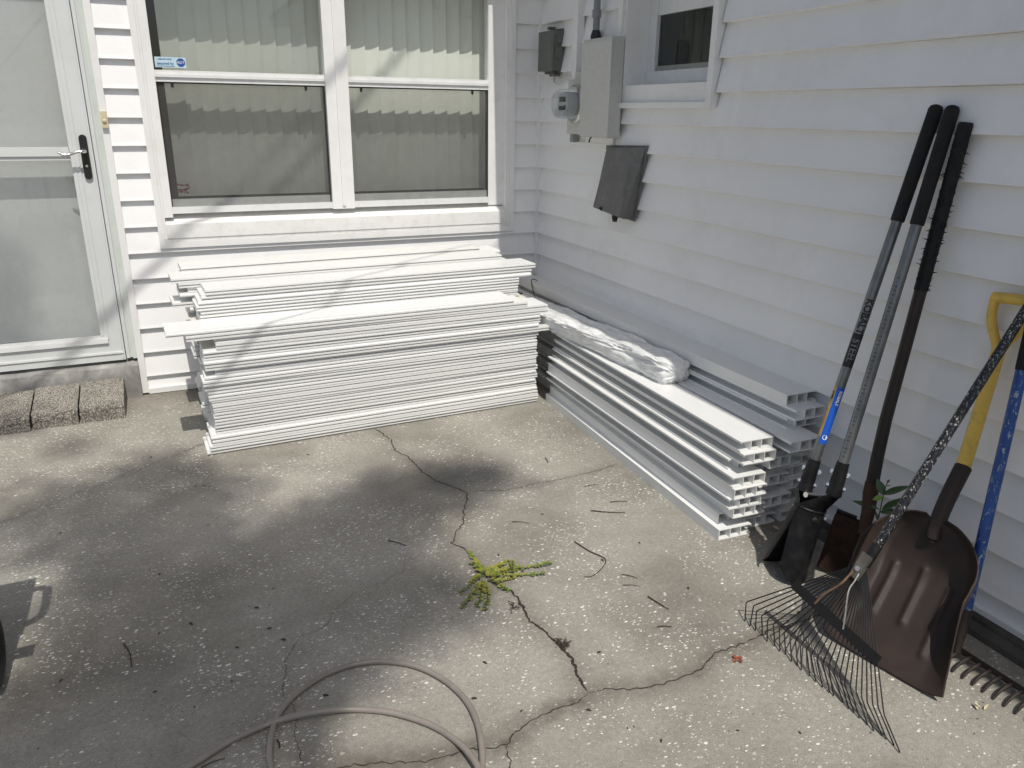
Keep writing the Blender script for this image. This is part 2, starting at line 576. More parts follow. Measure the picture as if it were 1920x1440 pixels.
def struct(o, kind='structure'):
    o['kind'] = kind
    return o


def lerp(a, b, t):
    return Vector(a) * (1 - t) + Vector(b) * t


def spline(pts, n=12):
    """Catmull-Rom through the points"""
    P = [Vector(p) for p in pts]
    P = [P[0] * 2 - P[1]] + P + [P[-1] * 2 - P[-2]]
    out = []
    for i in range(1, len(P) - 2):
        for k in range(n):
            t = k / n
            a, b, c, d = P[i - 1], P[i], P[i + 1], P[i + 2]
            out.append(0.5 * ((2 * b) + (c - a) * t + (2 * a - 5 * b + 4 * c - d) * t * t + (3 * b - a - 3 * c + d) * t ** 3))
    out.append(P[-2])
    return out


def text_mesh(body, size, m, place, name='lettering', parent=None, bold=0.0):
    """lettering as a thin mesh; place maps (u, v, w) of the written line to a point"""
    cu = bpy.data.curves.new('lettering', 'FONT')
    cu.body = body
    cu.size = size
    cu.extrude = 0.0003
    cu.offset = bold
    cu.align_x, cu.align_y = 'CENTER', 'CENTER'
    cu.resolution_u = 3
    tmp = bpy.data.objects.new('lettering', cu)
    C.objects.link(tmp)
    dg = bpy.context.evaluated_depsgraph_get()
    me = bpy.data.meshes.new_from_object(tmp.evaluated_get(dg))
    bpy.data.objects.remove(tmp)
    bpy.data.curves.remove(cu)
    tb = bmesh.new()
    tb.from_mesh(me)
    bmesh.ops.triangulate(tb, faces=tb.faces[:])
    for _ in range(3):
        long_e = [e for e in tb.edges if e.calc_length() > size * 0.09]
        if long_e:
            bmesh.ops.subdivide_edges(tb, edges=long_e, cuts=1)
            bmesh.ops.triangulate(tb, faces=tb.faces[:])
    tb.to_mesh(me)
    tb.free()
    for v in me.vertices:
        v.co = place(v.co.x, v.co.y, v.co.z)
    me.materials.clear()
    me.materials.append(M[m])
    me.name = name
    o = bpy.data.objects.new(name, me)
    C.objects.link(o)
    if parent is not None:
        attach(o, parent)
    return o


# ------------------------------------------------------------------ ground
CRACKS = [
    ([(942, 1100), (963, 1112), (980, 1138), (994, 1166), (1018, 1180), (1041, 1204), (1074, 1237), (1081, 1263), (1103, 1300)], 0.0064, 0.6),
    ([(703, 803), (706, 806), (732, 824), (741, 845), (765, 857), (782, 873), (791, 885), (819, 902), (843, 911), (866, 920), (876, 926), (874, 939), (869, 963), (870, 981), (856, 996), (848, 1019), (871, 1029), (881, 1038), (904, 1067), (925, 1085), (942, 1100)], 0.0038, 0.5),
    ([(1103, 1300), (1136, 1291), (1173, 1293), (1206, 1291), (1244, 1282), (1277, 1272), (1315, 1256), (1339, 1225), (1376, 1213), (1414, 1197), (1445, 1183), (1520, 1160), (1600, 1130)], 0.0030, 1.0),
    ([(1103, 1300), (1084, 1317), (1027, 1336), (980, 1364), (961, 1378), (951, 1397), (923, 1403), (895, 1404), (848, 1414), (800, 1427), (744, 1430), (668, 1433), (600, 1448)], 0.0026, 1.25),
    ([(951, 1397), (949, 1407), (955, 1423), (957, 1440), (965, 1475)], 0.0030, 0.35),
    ([(562, 1194), (546, 1223), (535, 1240), (537, 1265), (529, 1292), (540, 1313), (550, 1325), (556, 1348), (552, 1381), (562, 1406), (569, 1445)], 0.0013, 0.2),
    ([(562, 1194), (598, 1182), (614, 1171), (631, 1140), (664, 1114), (687, 1105), (718, 1093), (730, 1083), (756, 1076), (758, 1057), (786, 1043), (793, 1031)], 0.0008, 0.1),
    ([(880, 921), (895, 921), (942, 920), (975, 915), (1004, 906), (1037, 902), (1103, 887), (1160, 871)], 0.0016, 0.5),
]
crack_lines = []
for pts, wd, st in CRACKS:
    base = [G(*p) for p in pts]
    out = [base[0]]
    for a, b in zip(base, base[1:]):
        n = max(2, int((b - a).length / 0.005))
        for k in range(1, n + 1):
            p = a.lerp(b, k / n)
            q = p * 55
            p = p + Vector((noise.noise(q), noise.noise(q + Vector((7, 3, 1))), 0)) * 0.007 + Vector((noise.noise(q * 3.1), noise.noise(q * 3.1 + Vector((3, 9, 4))), 0)) * 0.0028
            out.append(p)
    crack_lines.append((out, wd, st))


def axis_steps(lo, hi, step, far):
    a = [lo]
    v = lo
    while v < hi:
        v += step
        a.append(v)
    d = step
    left = [a[0]]
    while left[-1] > -far:
        d *= 1.6
        left.append(left[-1] - d)
    d = step
    right = [a[-1]]
    while right[-1] < far:
        d *= 1.6
        right.append(right[-1] + d)
    return left[:0:-1] + a + right[1:]


gx = axis_steps(-3.4, 0.15, 0.022, 60)
gy = axis_steps(-4.0, 0.15, 0.022, 60)
mb = MB()
rows = [[Vector((x, y, 0)) for x in gx] for y in gy]
mb.grid(rows)
ground = mb.obj('ground', 'concrete')
struct(ground)
ca = ground.data.color_attributes.new('stain_tone', 'FLOAT_COLOR', 'POINT')
samples = []
for ln, wd, st in crack_lines:
    for p in ln[::2]:
        samples.append((p.x, p.y, st))
cellmap = {}
for sx_, sy_, st in samples:
    cellmap.setdefault((int(sx_ // 0.1), int(sy_ // 0.1)), []).append((sx_, sy_, st))
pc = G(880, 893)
buf = []
for v in ground.data.vertices:
    x, y = v.co.x, v.co.y
    s_ = 0.0
    if -3.5 < x < 0.2 and -4.1 < y < 0.2:
        cx, cy = int(x // 0.1), int(y // 0.1)
        for i in (-1, 0, 1):
            for j in (-1, 0, 1):
                for (px, py, st) in cellmap.get((cx + i, cy + j), ()):
                    d = math.hypot(px - x, py - y) + 0.012 * noise.noise(Vector((x * 30, y * 30, 0)))
                    s_ = max(s_, st * max(0, 1 - max(0, d) / 0.06) * 0.72)
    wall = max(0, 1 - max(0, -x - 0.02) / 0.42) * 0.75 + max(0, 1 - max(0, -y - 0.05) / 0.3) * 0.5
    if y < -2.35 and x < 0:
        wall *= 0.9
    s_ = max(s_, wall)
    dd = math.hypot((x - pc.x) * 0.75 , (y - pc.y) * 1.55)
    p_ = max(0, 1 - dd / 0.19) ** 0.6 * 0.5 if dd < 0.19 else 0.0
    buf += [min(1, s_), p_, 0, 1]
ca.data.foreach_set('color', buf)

for ln, wd, st in crack_lines:
    mb = MB()
    L_, Rr = [], []
    n = len(ln)
    for i, p in enumerate(ln):
        t = (ln[min(i + 1, n - 1)] - ln[max(i - 1, 0)]).normalized()
        nrm = Vector((-t.y, t.x, 0))
        q = p * 38
        wv = 1.35 * wd * (0.40 + 1.1 * abs(noise.noise(q * 1.3)) + 0.35 * (noise.noise(q * 3) + 0.4))
        wv = max(0.0005, wv * min(1, (i + 1) / 8, (n - i) / 8))
        L_.append(p + nrm * wv * 0.5 + Vector((0, 0, 0.0012)))
        Rr.append(p - nrm * wv * 0.5 + Vector((0, 0, 0.0012)))
    mb.grid([L_, Rr])
    o = mb.obj('crack', 'crack', ground)
    struct(o)

# dark footing edge under the long side wall
mb = MB()
prof = []
mb.prism([(-0.118, -0.004), (-0.112, 0.016), (-0.075, 0.021), (-0.070, 0.010), (-0.058, 0.010), (-0.052, 0.017), (0.06, 0.017), (0.06, -0.004)], 1, -6.0, -2.45)
# the outline is in x,z : prism along y expects (x, z)
curb = mb.obj('footing_curb', 'curb')
struct(curb)

# ------------------------------------------------------------------ house
house = thing('house', 'white house corner in horizontal vinyl siding with storm door, double window and small window', 'house', (0, 0, 0))
LAP = 0.127


def siding(name, along, c0, c1, z0, z1, phase=0.0955, D=0.0235):
    """lapped courses; along = 'x' (the wall behind the stacks) or 'y' (the long side wall)"""
    mb = MB()
    n = max(2, int(abs(c1 - c0) / 0.11))
    k = math.floor((z0 - phase) / LAP) - 1
    prev = None
    while phase + k * LAP < z1:
        a, b = phase + k * LAP, phase + (k + 1) * LAP
        k += 1
        lo, hi = max(a, z0), min(b, z1)
        if hi - lo < 0.004:
            continue
        t0, t1 = (lo - a) / LAP, (hi - a) / LAP
        prof_ = []
        if lo == a:
            prof_ += [(-0.001, lo), (-D + 0.0020, lo), (-D - 0.0010, lo + 0.0020), (-D - 0.0008, lo + 0.0045), (-D + 0.0010, lo + 0.0090)]
            ts = [0.18, 0.4, 0.7]
        else:
            prof_ += [(-D + (D - 0.0024) * t0, lo)]
            ts = [t for t in (0.35, 0.7) if t > t0]
        for t in ts:
            if t < t1:
                prof_.append((-D + (D - 0.0024) * t - 0.0008 * math.sin(t * 3.14), a + LAP * t))
        prof_.append((-D + (D - 0.0024) * t1, hi))
        rows = []
        for i in range(n + 1):
            c = c0 + (c1 - c0) * i / n
            row = []
            for d, z in prof_:
                q = Vector((c * 1.7, a * 3.1, 2.0 if along == 'x' else 5.0))
                dd = d + 0.0018 * noise.noise(q)
                zz = z + 0.0022 * noise.noise(Vector((c * 0.9, a * 2.3, 9)))
                if z == z0 or z == z1:
                    zz = z
                row.append(Vector((c, dd, zz)) if along == 'x' else Vector((dd, c, zz)))
            rows.append(row)
        mb.grid(rows)
    return mb.obj(name, 'siding', house, smooth=True)


ZT = 2.5
win_x0, win_x1, win_z0, win_z1 = -2.108, -0.183, 0.752, 2.06
# wall behind the boards, in the strips that the door and the window leave
siding('siding', 'x', -2.262, win_x0 + 0.004, 0.028, ZT)
siding('siding', 'x', win_x0 + 0.004, win_x1 - 0.004, 0.028, win_z0 + 0.004)
siding('siding', 'x', win_x0 + 0.004, win_x1 - 0.004, win_z1 - 0.004, ZT)
siding('siding', 'x', win_x1 - 0.004, -0.012, 0.028, ZT)
siding('siding', 'x', -7.0, -3.42, 0.028, ZT)
sw_y0, sw_y1, sw_z0, sw_z1 = -1.602, -0.872, 1.436, 2.10
siding('siding', 'y', -0.012, sw_y1 + 0.004, 0.022, ZT, D=0.0275)
siding('siding', 'y', sw_y1 + 0.004, sw_y0 - 0.004, 0.022, sw_z0 + 0.004, D=0.0275)
siding('siding', 'y', sw_y1 + 0.004, sw_y0 - 0.004, sw_z1 - 0.004, ZT)
siding('siding', 'y', sw_y0 - 0.004, -8.0, 0.022, ZT, D=0.0275)

# solid wall cores behind the cladding (they leave the openings free)
mb = MB()
for x0, x1, z0, z1 in ((-7, -3.36, 0, ZT), (-2.262, win_x0 + .02, 0, ZT), (win_x0 + .02, win_x1 - .02, 0, win_z0 + .06), (win_x0 + .02, win_x1 - .02, win_z1, ZT), (win_x1 - .02, 0.14, 0, ZT), (-3.36, -2.262, 2.22, ZT)):
    mb.box(x0, x1, 0.004, 0.10 if x0 > -2.3 else 0.2, z0, z1)
mb.obj('wall_core', 'trim', house)
mb = MB()
for y0, y1, z0, z1 in ((-8, sw_y0 + .03, 0.018, ZT), (sw_y0 + .03, sw_y1 - .03, 0.018, sw_z0 + .03), (sw_y0 + .03, sw_y1 - .03, sw_z1 - .03, ZT), (sw_y1 - .03, 0.003, 0.018, ZT)):
    mb.box(0.004, 0.135, y0, y1, z0, z1)
mb.obj('wall_core', 'trim', house)

# corner post, starter strips, J-channels
mb = MB()
mb.box(-0.036, -0.002, -0.032, -0.002, 0.02, ZT).bevel(0.003)
mb.obj('corner_post', 'trim', house)
mb = MB()
mb.box(-2.285, -2.255, -0.029, 0.004, 0.012, ZT)
mb.bevel(0.003)
mb.obj('corner_strip', 'trim', house)
mb = MB()
mb.box(-2.255, -0.03, -0.028, 0.004, 0.004, 0.032).bevel(0.003)
mb.obj('starter_strip', 'trim', house)
mb = MB()
mb.box(-0.026, 0.004, -8, -0.03, 0.0185, 0.036).bevel(0.003)
mb.obj('starter_strip', 'trim', house)

# eaves and roof (above the picture; they shade the wall)
mb = MB()
mb.box(-0.272, 0.2, -8, 0.6, 2.53, 2.56)
mb.box(-0.297, -0.272, -8, 0.6, 2.52, 2.64)
mb.obj('eave', 'trim', house)
mb = MB()
mb.box(-7, -0.30, -0.285, 0.6, 2.53, 2.56)
mb.box(-7, -0.30, -0.308, -0.285, 2.52, 2.64)
mb.obj('eave', 'trim', house)
mb = MB()
mb.prism([(-0.32, 2.622), (3.0, 3.7), (3.0, 3.75), (-0.32, 2.67)], 1, -8, 0.6)
mb.obj('roof', 'roof', house)
mb = MB()
mb.prism([(-0.34, 2.622), (3.0, 3.7), (3.0, 3.75), (-0.34, 2.67)], 0, -7, -0.34)
mb.obj('roof', 'roof', house)
# dark room behind the openings
mb = MB()
mb.box(-2.25, 0.0, 2.4, 2.45, 0.0, ZT)
mb.box(-2.25, -2.2, 0.11, 2.4, 0.0, ZT)
mb.box(-0.05, 0.0, 0.15, 2.4, 0.0, ZT)
mb.box(-2.25, 0.0, 0.11, 2.45, 0.30, 0.34)
mb.box(-2.25, 0.0, 0.11, 2.45, ZT, ZT + .04)
mb.obj('room', 'dark_room', house)
mb = MB()
mb.box(1.0, 1.03, -2.2, -0.4, 0.8, ZT)
mb.box(0.14, 1.0, -2.2, -2.17, 0.8, ZT)
mb.box(0.14, 1.0, -0.43, -0.4, 0.8, ZT)
mb.box(0.14, 1.0, -2.17, -0.43, 0.8, 0.83)
mb.box(0.14, 1.0, -2.17, -0.43, ZT - .03, ZT)
mb.obj('room', 'dark_room', house)

# ---- big double window
mb = MB()
wx0, wx1 = -2.081, -0.262          # inner edge of the casing
mb.box(win_x0, wx0, -0.034, 0.0, win_z0, win_z1)
mb.box(wx1 + 0.052, win_x1, -0.034, 0.0, win_z0, win_z1)
mb.box(wx0, wx1 + 0.052, -0.034, 0.0, win_z0, win_z0 + 0.030)
mb.box(wx0, wx1 + 0.052, -0.030, 0.0, win_z1 - .03, win_z1)
mb.bevel(0.003)
window = mb.obj('window', 'trim', house)
window['label'] = 'double single-hung window with blinds behind it, above the stacked boards'
mb = MB()                             # reveals
mb.box(wx1 + 0.030, wx1 + 0.0515, -0.026, 0.10, win_z0 + 0.031, win_z1 - .031)
mb.obj('reveal', 'trim', window)
mb = MB()
mb.box(wx0 + 0.0005, wx0 + 0.012, -0.024, 0.05, win_z0 + 0.031, win_z1 - .031)
mb.obj('reveal', 'trim', window)
fz0, fz1 = 0.948, 2.05
gl = [(-2.030, -1.236), (-1.118, -0.327)]
meet0, meet1 = 1.530, 1.582
mb = MB()                             # outer frame: jambs, head and the mullion between the two sashes
mb.box(wx0 + 0.0125, gl[0][0], -0.018, 0.070, 0.90, fz1)
mb.box(gl[1][1], wx1 + 0.0295, 0.012, 0.070, 0.90, fz1)
mb.box(gl[0][0], gl[1][1], -0.005, 0.070, fz1 - 0.02, fz1)
mb.bevel(0.003)
mb.obj('frame', 'trim', window)
mb = MB()
mb.box(gl[0][1], gl[1][0], -0.012, 0.070, 0.912, fz1 - .021)
mb.bevel(0.003)
mb.box(gl[0][1] + 0.052, gl[0][1] + 0.068, -0.020, -0.0125, 0.93, fz1 - .021)
mb.obj('mullion', 'trim', window)
mb = MB()                             # sloping sill, its nose and the apron
mb.prism([(-0.034, 0.868), (0.070, 0.915), (0.070, 0.880), (-0.034, 0.800)], 0, wx0 + 0.0125, wx1 + 0.0295)
mb.bevel(0.004)
mb.prism([(-0.0285, 0.7825), (-0.031, 0.7992), (0.0, 0.7992), (0.0, 0.7825)], 0, wx0 + 0.001, wx1 + 0.051)
mb.obj('sill', 'sill', window)
mb = MB()
mb.box(gl[0][0], gl[0][1], -0.004, 0.05, 0.916, 0.947)
mb.box(gl[1][0], gl[1][1], -0.004, 0.05, 0.916, 0.947)
mb.bevel(0.003)
mb.obj('sash_track', 'aluminium', window)
for (a, b) in gl:
    mb = MB()
    mb.box(a, b, 0.012, 0.048, meet0, meet0 + 0.020)
    mb.box(a, b, 0.004, 0.048, meet0 + 0.0205, meet0 + 0.034)
    mb.box(a, b, 0.016, 0.048, meet0 + 0.0345, meet1)
    mb.bevel(0.002)
    mb.obj('meeting_rail', 'aluminium', window)
    mb = MB()                         # dark gasket round the lower sash
    mb.box(a, a + 0.006, 0.018, 0.046, 0.948, meet0)
    mb.box(b - 0.006, b, 0.018, 0.046, 0.948, meet0)
    mb.box(a + 0.006, b - 0.006, 0.018, 0.046, meet0 - 0.006, meet0 - .0005)
    mb.obj('gasket', 'black', window)
    mb = MB()
    mb.box(a + 0.0065, b - 0.0065, 0.020, 0.044, 0.948, 0.984).bevel(0.002)
    mb.obj('bottom_rail', 'galv_dark', window)
    mb = MB()
    mb.poly([(a + .006, 0.036, 0.984), (b - .006, 0.036, 0.984), (b - .006, 0.036, meet0 - .004), (a + .006, 0.036, meet0 - .004)])
    mb.obj('pane', 'glass', window)
    mb = MB()
    mb.poly([(a + .006, 0.024, 0.984), (b - .006, 0.024, 0.984), (b - .006, 0.024, meet0 - .004), (a + .006, 0.024, meet0 - .004)])
    mb.obj('insect_screen', 'screen', window)
    mb = MB()
    mb.poly([(a, 0.034, meet1), (b, 0.034, meet1), (b, 0.034, fz1 - .02), (a, 0.034, fz1 - .02)])
    mb.obj('pane', 'glass', window)
    for fx in (0.09, 0.88):
        x = a + (b - a) * fx
        mb = MB()
        mb.prism([(x - 0.008, meet0 - .001), (x + 0.008, meet0 - .001), (x + 0.005, meet0 - 0.026), (x - 0.005, meet0 - 0.026)], 1, 0.012, 0.0175)
        mb.obj('screen_tab', 'black', window)

# ---- blinds behind it
blinds = thing('vertical_blinds', 'cream vertical blinds hanging closed behind the double window', 'blinds', (-1.2, 0.17, 2.1))
x = -1.945
i = 0
while x < -0.31:
    mb = MB()
    ang = R(-7 + 2.5 * noise.noise(Vector((i * 1.7, 0, 0))))
    rows = []
    for z in (0.985, 1.4, 1.8, 2.06):
        row = []
        for k in range(7):
            u = (k / 6 - 0.5) * 0.089
            bow = 0.0055 * (1 - (k / 3 - 1) ** 2)
            row.append(Vector((x + u * math.cos(ang) + bow * math.sin(ang), 0.152 + u * math.sin(ang) + bow * math.cos(ang), z)))
        rows.append(row)
    mb.grid(rows)
    mb.obj('slat', 'blind', blinds, smooth='all')
    x += 0.0765
    i += 1
mb = MB()
mb.box(-2.0, -0.30, 0.13, 0.19, 2.062, 2.10)
mb.obj('head_rail', 'blind', blinds)

fl = MB()
for k in range(16):
    c = Vector((-1.962 + rng.uniform(-.022, .022), 0.085 + rng.uniform(-.015, .015), 1.0 + rng.uniform(0, .045)))
    for j in range(4):
        a = rng.uniform(0, 6.28)
        d = Vector((math.cos(a), math.sin(a), rng.uniform(-.4, .8))) * 0.014
        s2 = d.cross(Vector((rng.random(), rng.random(), rng.random()))).normalized() * 0.006
        fl.poly([c, c + d * .6 + s2, c + d, c + d * .6 - s2])
tag(fl.obj('flowers', 'red'), 'small red flowers behind the lower left corner of the double window', 'flowers')

# ---- sticker on the upper left pane
sx0, sx1, sz0, sz1 = -2.022, -1.885, 1.594, 1.640
st = thing('window_sticker', 'pale blue security sticker with a navy octagon in the corner of the upper left pane', 'sticker', (-1.95, 0.03, 1.59))
mb = MB()
mb.box(sx0, sx1, 0.0325, 0.0335, sz0, sz1)
mb.obj('backing', 'sticker', st)
mb = MB()
mb.prism([(-1.908 + 0.020 * math.cos(R(22.5 + 45 * k)), 1.617 + 0.020 * math.sin(R(22.5 + 45 * k))) for k in range(8)], 1, 0.0320, 0.03249)
mb.obj('badge', 'navy', st)
text_mesh('ADT', 0.017, 'white_ink', lambda u, v, w_: Vector((-1.908 + u, 0.0316 - w_, 1.617 + v)), 'lettering', st)
text_mesh('secured by', 0.0165, 'navy', lambda u, v, w_: Vector((-1.976 + u, 0.0321 - w_, 1.611 + v)), 'lettering', st, 0.0003)
text_mesh('1-800-ADT-ASAP', 0.0085, 'navy', lambda u, v, w_: Vector((-1.978 + u, 0.0321 - w_, 1.630 + v)), 'lettering', st, 0.0002)
mb = MB()
mb.box(-2.016, -1.936, 0.0318, 0.0324, 1.5985, 1.6005)
mb.obj('underline', 'navy', st)

# ---- storm door
DX0, DX1, DZ0, DZ1 = -3.28, -2.338, 0.200, 2.18
mb = MB()
mb.box(DX0, DX0 + 0.095, -0.018, 0.016, DZ0, DZ1)
mb.box(-2.434, DX1, -0.018, 0.016, DZ0, DZ1)
mb.box(DX0 + 0.095, -2.434, -0.018, 0.016, 2.09, DZ1)
mb.box(DX0 + 0.095, -2.434, -0.018, 0.016, DZ0, 0.292)
mb.bevel(0.004)
door = mb.obj('storm_door', 'door', house)
door['label'] = 'white full-view storm door with a black latch plate and bright lever'
mb = MB()                              # raised mouldings on stile and bottom rail
mb.box(-2.4335, -2.418, -0.026, -0.0185, 0.335, 2.085)
mb.box(-2.418, -2.400, -0.0225, -0.0185, 0.315, 2.085)
mb.box(-2.352, -2.346, -0.022, -0.0185, 0.21, 2.17)
mb.bevel(0.0015)
mb.obj('moulding', 'door', door)
mb = MB()
mb.box(DX0 + .095, -2.404, -0.030, -0.0185, 0.296, 0.318)
mb.box(DX0 + .095, -2.412, -0.024, -0.0185, 0.319, 0.336)
mb.box(DX0 + .01, DX1 - .006, -0.024, -0.0185, 0.236, 0.246)
mb.bevel(0.002)
mb.obj('moulding', 'aluminium', door)
mb = MB()
mb.box(DX0 + .097, -2.436, -0.020, 0.014, 1.196, 1.236)
mb.bevel(0.004)
mb.box(DX0 + .097, -2.436, -0.012, 0.012, 1.178, 1.1955)
mb.obj('middle_rail', 'door', door)
for z0, z1 in ((0.293, 1.178), (1.237, 2.089)):
    mb = MB()
    mb.poly([(DX0 + .095, 0.0, z0), (-2.434, 0.0, z0), (-2.434, 0.0, z1), (DX0 + .095, 0.0, z1)])
    mb.obj('pane', 'glass_door', door)
mb = MB()                              # latch plate, rounded at both ends
pl = [(-2.372 + 0.0165 * math.cos(a), 1.275 + 0.0165 * math.sin(a)) for a in [math.pi * k / 10 for k in range(11)]] + [(-2.372 + 0.0165 * math.cos(a), 1.108 + 0.0165 * math.sin(a)) for a in [math.pi + math.pi * k / 10 for k in range(11)]]
mb.prism(pl, 1, -0.030, -0.0185)
mb.bevel(0.003)
plate = mb.obj('latch_plate', 'black', door)
hp = [(-2.372, -0.030, 1.218), (-2.372, -0.060, 1.218), (-2.380, -0.068, 1.2185), (-2.405, -0.070, 1.215), (-2.435, -0.070, 1.205), (-2.455, -0.070, 1.204), (-2.478, -0.068, 1.216)]
mb = MB()
mb.tube(spline(hp, 6), [0.010] * 6 + [0.009] * 6 + [0.0065] * 12 + [0.0075] * 8 + [0.006] * 4 + [0.003], 10, squash=1.0)
mb.obj('lever', 'chrome', door, smooth=True)
mb = MB()
mb.tube([(-2.372, -0.030, 1.152), (-2.372, -0.034, 1.152)], 0.006, 12)
mb.obj('lock_cylinder', 'chrome', door, smooth=True)
mb = MB()                              # jamb and brick mould round the storm door
mb.box(DX1 + 0.004, -2.318, -0.016, 0.10, 0.205, 2.22)
mb.box(-2.3175, -2.306, -0.006, 0.10, 0.205, 2.22)
mb.box(-3.36, DX0 - 0.004, -0.016, 0.10, 0.205, 2.22)
mb.box(DX0 - .0035, DX1 + .0035, -0.016, 0.10, 2.184, 2.22)
mb.bevel(0.002)
mb.obj('door_frame', 'door', house)
mb = MB()
mb.box(-2.3055, -2.2855, -0.014, 0.10, 0.20, 2.22).bevel(0.002)
mb.obj('door_jamb', 'jamb', house)
mb = MB()
mb.box(DX0 - .06, -2.3175, 0.098, 0.14, 0.20, 2.22)
mb.bevel(0.003)
mb.obj('entry_door', 'inner_door', house)
mb = MB()                              # concrete ledge below the door, slightly uneven
rows = []
for i in range(61):
    x = -3.5 + (3.5 - 2.2865) * i / 60
    e = 0.006 * noise.noise(Vector((x * 9, 0, 0)))
    rows.append([Vector((x, -0.048 + e, -0.002)), Vector((x, -0.046 + e, 0.10)), Vector((x, -0.040 + e * .6, 0.168 + e * .5)), Vector((x, -0.028, 0.180 + e * .6)), Vector((x, 0.03, 0.185)), Vector((x, 0.03, 0.196)), Vector((x, 0.1, 0.197))])
mb.grid(rows)
mb.poly([tuple(p) for p in rows[-1]] + [(-2.2865, 0.1, -0.002)])
mb.obj('door_ledge', 'ledge', house, smooth=True)

# ---- small deep window in the side wall
mb = MB()
mb.box(-0.046, 0.0, sw_y0, sw_y0 + 0.034, sw_z0, sw_z1)
mb.box(-0.046, 0.0, sw_y1 - 0.034, sw_y1, sw_z0, sw_z1)
mb.box(-0.046, 0.0, sw_y0 + 0.034, sw_y1 - 0.034, sw_z0, sw_z0 + 0.024)
mb.box(-0.046, 0.0, sw_y0 + 0.034, sw_y1 - 0.034, sw_z1 - 0.03, sw_z1)
mb.bevel(0.003)
w2 = mb.obj('window', 'trim', house)
w2['label'] = 'small deep-set window with dark glass in the side wall'
ya, yb = sw_y0 + 0.0345, sw_y1 - 0.0345
mb = MB()
mb.box(-0.028, 0.128, yb - 0.012, yb, sw_z0 + .025, sw_z1 - .031)
mb.obj('reveal', 'trim', w2)
mb = MB()
mb.box(-0.028, 0.128, ya, ya + 0.012, sw_z0 + .025, sw_z1 - .031)
mb.obj('reveal', 'trim', w2)
mb = MB()
mb.prism([(-0.026, 1.461), (-0.026, 1.535), (0.128, 1.556), (0.128, 1.461)], 1, ya + .0125, yb - .0125)
mb.obj('sill', 'trim', w2)
mb = MB()
A, B_ = ya + .0125, yb - .0125
mb.box(0.098, 0.125, B_ - 0.058, B_, 1.6005, 2.06)
mb.box(0.098, 0.125, A, A + 0.058, 1.6005, 2.06)
mb.box(0.092, 0.125, A + .0005, B_ - .0005, 1.545, 1.600)
mb.box(0.104, 0.125, A + .0585, B_ - .0585, 1.838, 1.905)
mb.bevel(0.003)
mb.obj('sash', 'aluminium', w2)
mb = MB()
mb.box(0.106, 0.124, A + .0585, B_ - .0585, 1.6005, 1.622).bevel(0.002)
mb.obj('bottom_rail', 'galv_dark', w2)
for z0, z1 in ((1.6225, 1.8375), (1.906, 2.058)):
    mb = MB()
    mb.poly([(0.116, A + .0585, z0), (0.116, B_ - .0585, z0), (0.116, B_ - .0585, z1), (0.116, A + .0585, z1)])
    mb.obj('pane', 'glass_dark', w2)
mb = MB()
mb.poly([(0.119, A + .0585, 1.6225), (0.119, B_ - .0585, 1.6225), (0.119, B_ - .0585, 1.8375), (0.119, A + .0585, 1.8375)])
mb.obj('insect_screen', 'screen', w2)

# ---- doorbell
bell = thing('doorbell', 'yellowed beige doorbell button on the strip beside the storm door', 'doorbell', (-2.269, -0.03, 1.32))
mb = MB()
mb.box(-2.283, -2.256, -0.046, -0.0295, 1.322, 1.394).bevel(0.004)
mb.obj('housing', 'beige', bell)
mb = MB()
mb.tube([(-2.2695, -0.046, 1.352), (-2.2695, -0.051, 1.352), (-2.2695, -0.054, 1.352)], [0.0095, 0.0085, 0.004], 16)
mb.obj('button', 'beige', bell, smooth=True)

# ---- step of three pavers (and one more beyond the picture edge)
n_pv = 0
for (x1, x0, dy, dz, lab) in ((-2.362, -2.552, 0.0, 0.0, 'rough paver at the free end of the door step, nearest the siding'), (-2.560, -2.748, -0.006, -0.003, 'rough paver in the middle of the door step'), (-2.756, -2.944, -0.02, -0.008, 'rough paver at the picture edge of the door step'), (-2.952, -3.14, -0.03, -0.009, 'rough paver of the door step cut off by the picture edge')):
    mb = MB()
    base = [(-0.338, -0.003), (-0.334, 0.052), (-0.312, 0.074), (-0.27, 0.083), (-0.056, 0.118), (-0.056, -0.003)]
    rows = []
    nx = 14
    prof_ = []
    for (ay, az), (by, bz) in zip(base, base[1:]):
        m = max(1, int(math.hypot(by - ay, bz - az) / 0.014))
        for k in range(m):
            prof_.append((ay + (by - ay) * k / m, az + (bz - az) * k / m))
    prof_.append(base[-1])
    for i in range(nx + 1):
        x = x0 + (x1 - x0) * i / nx
        row = []
        for (y, z) in prof_:
            q = Vector((x, y, z)) * 45 + Vector((n_pv * 9, 0, 0))
            a = 0.0022
            edge = 0.004 if i in (0, nx) else 0
            row.append(Vector((x + a * noise.noise(q), y + dy + a * noise.noise(q + Vector((5, 0, 0))) + edge, max(-0.003, z + dz + a * noise.noise(q + Vector((0, 5, 0))) - edge))))
        rows.append(row)
    V = mb.grid(rows)
    mb.face(V[0])
    mb.face(V[-1][::-1])
    o = mb.obj('paver', 'paver', None, smooth=True)
    tag(o, lab, 'paver', 'pavers of the door step')
    n_pv += 1


# ------------------------------------------------------------------ fence boards in four piles under the window
BW, BT = 0.178, 0.0214


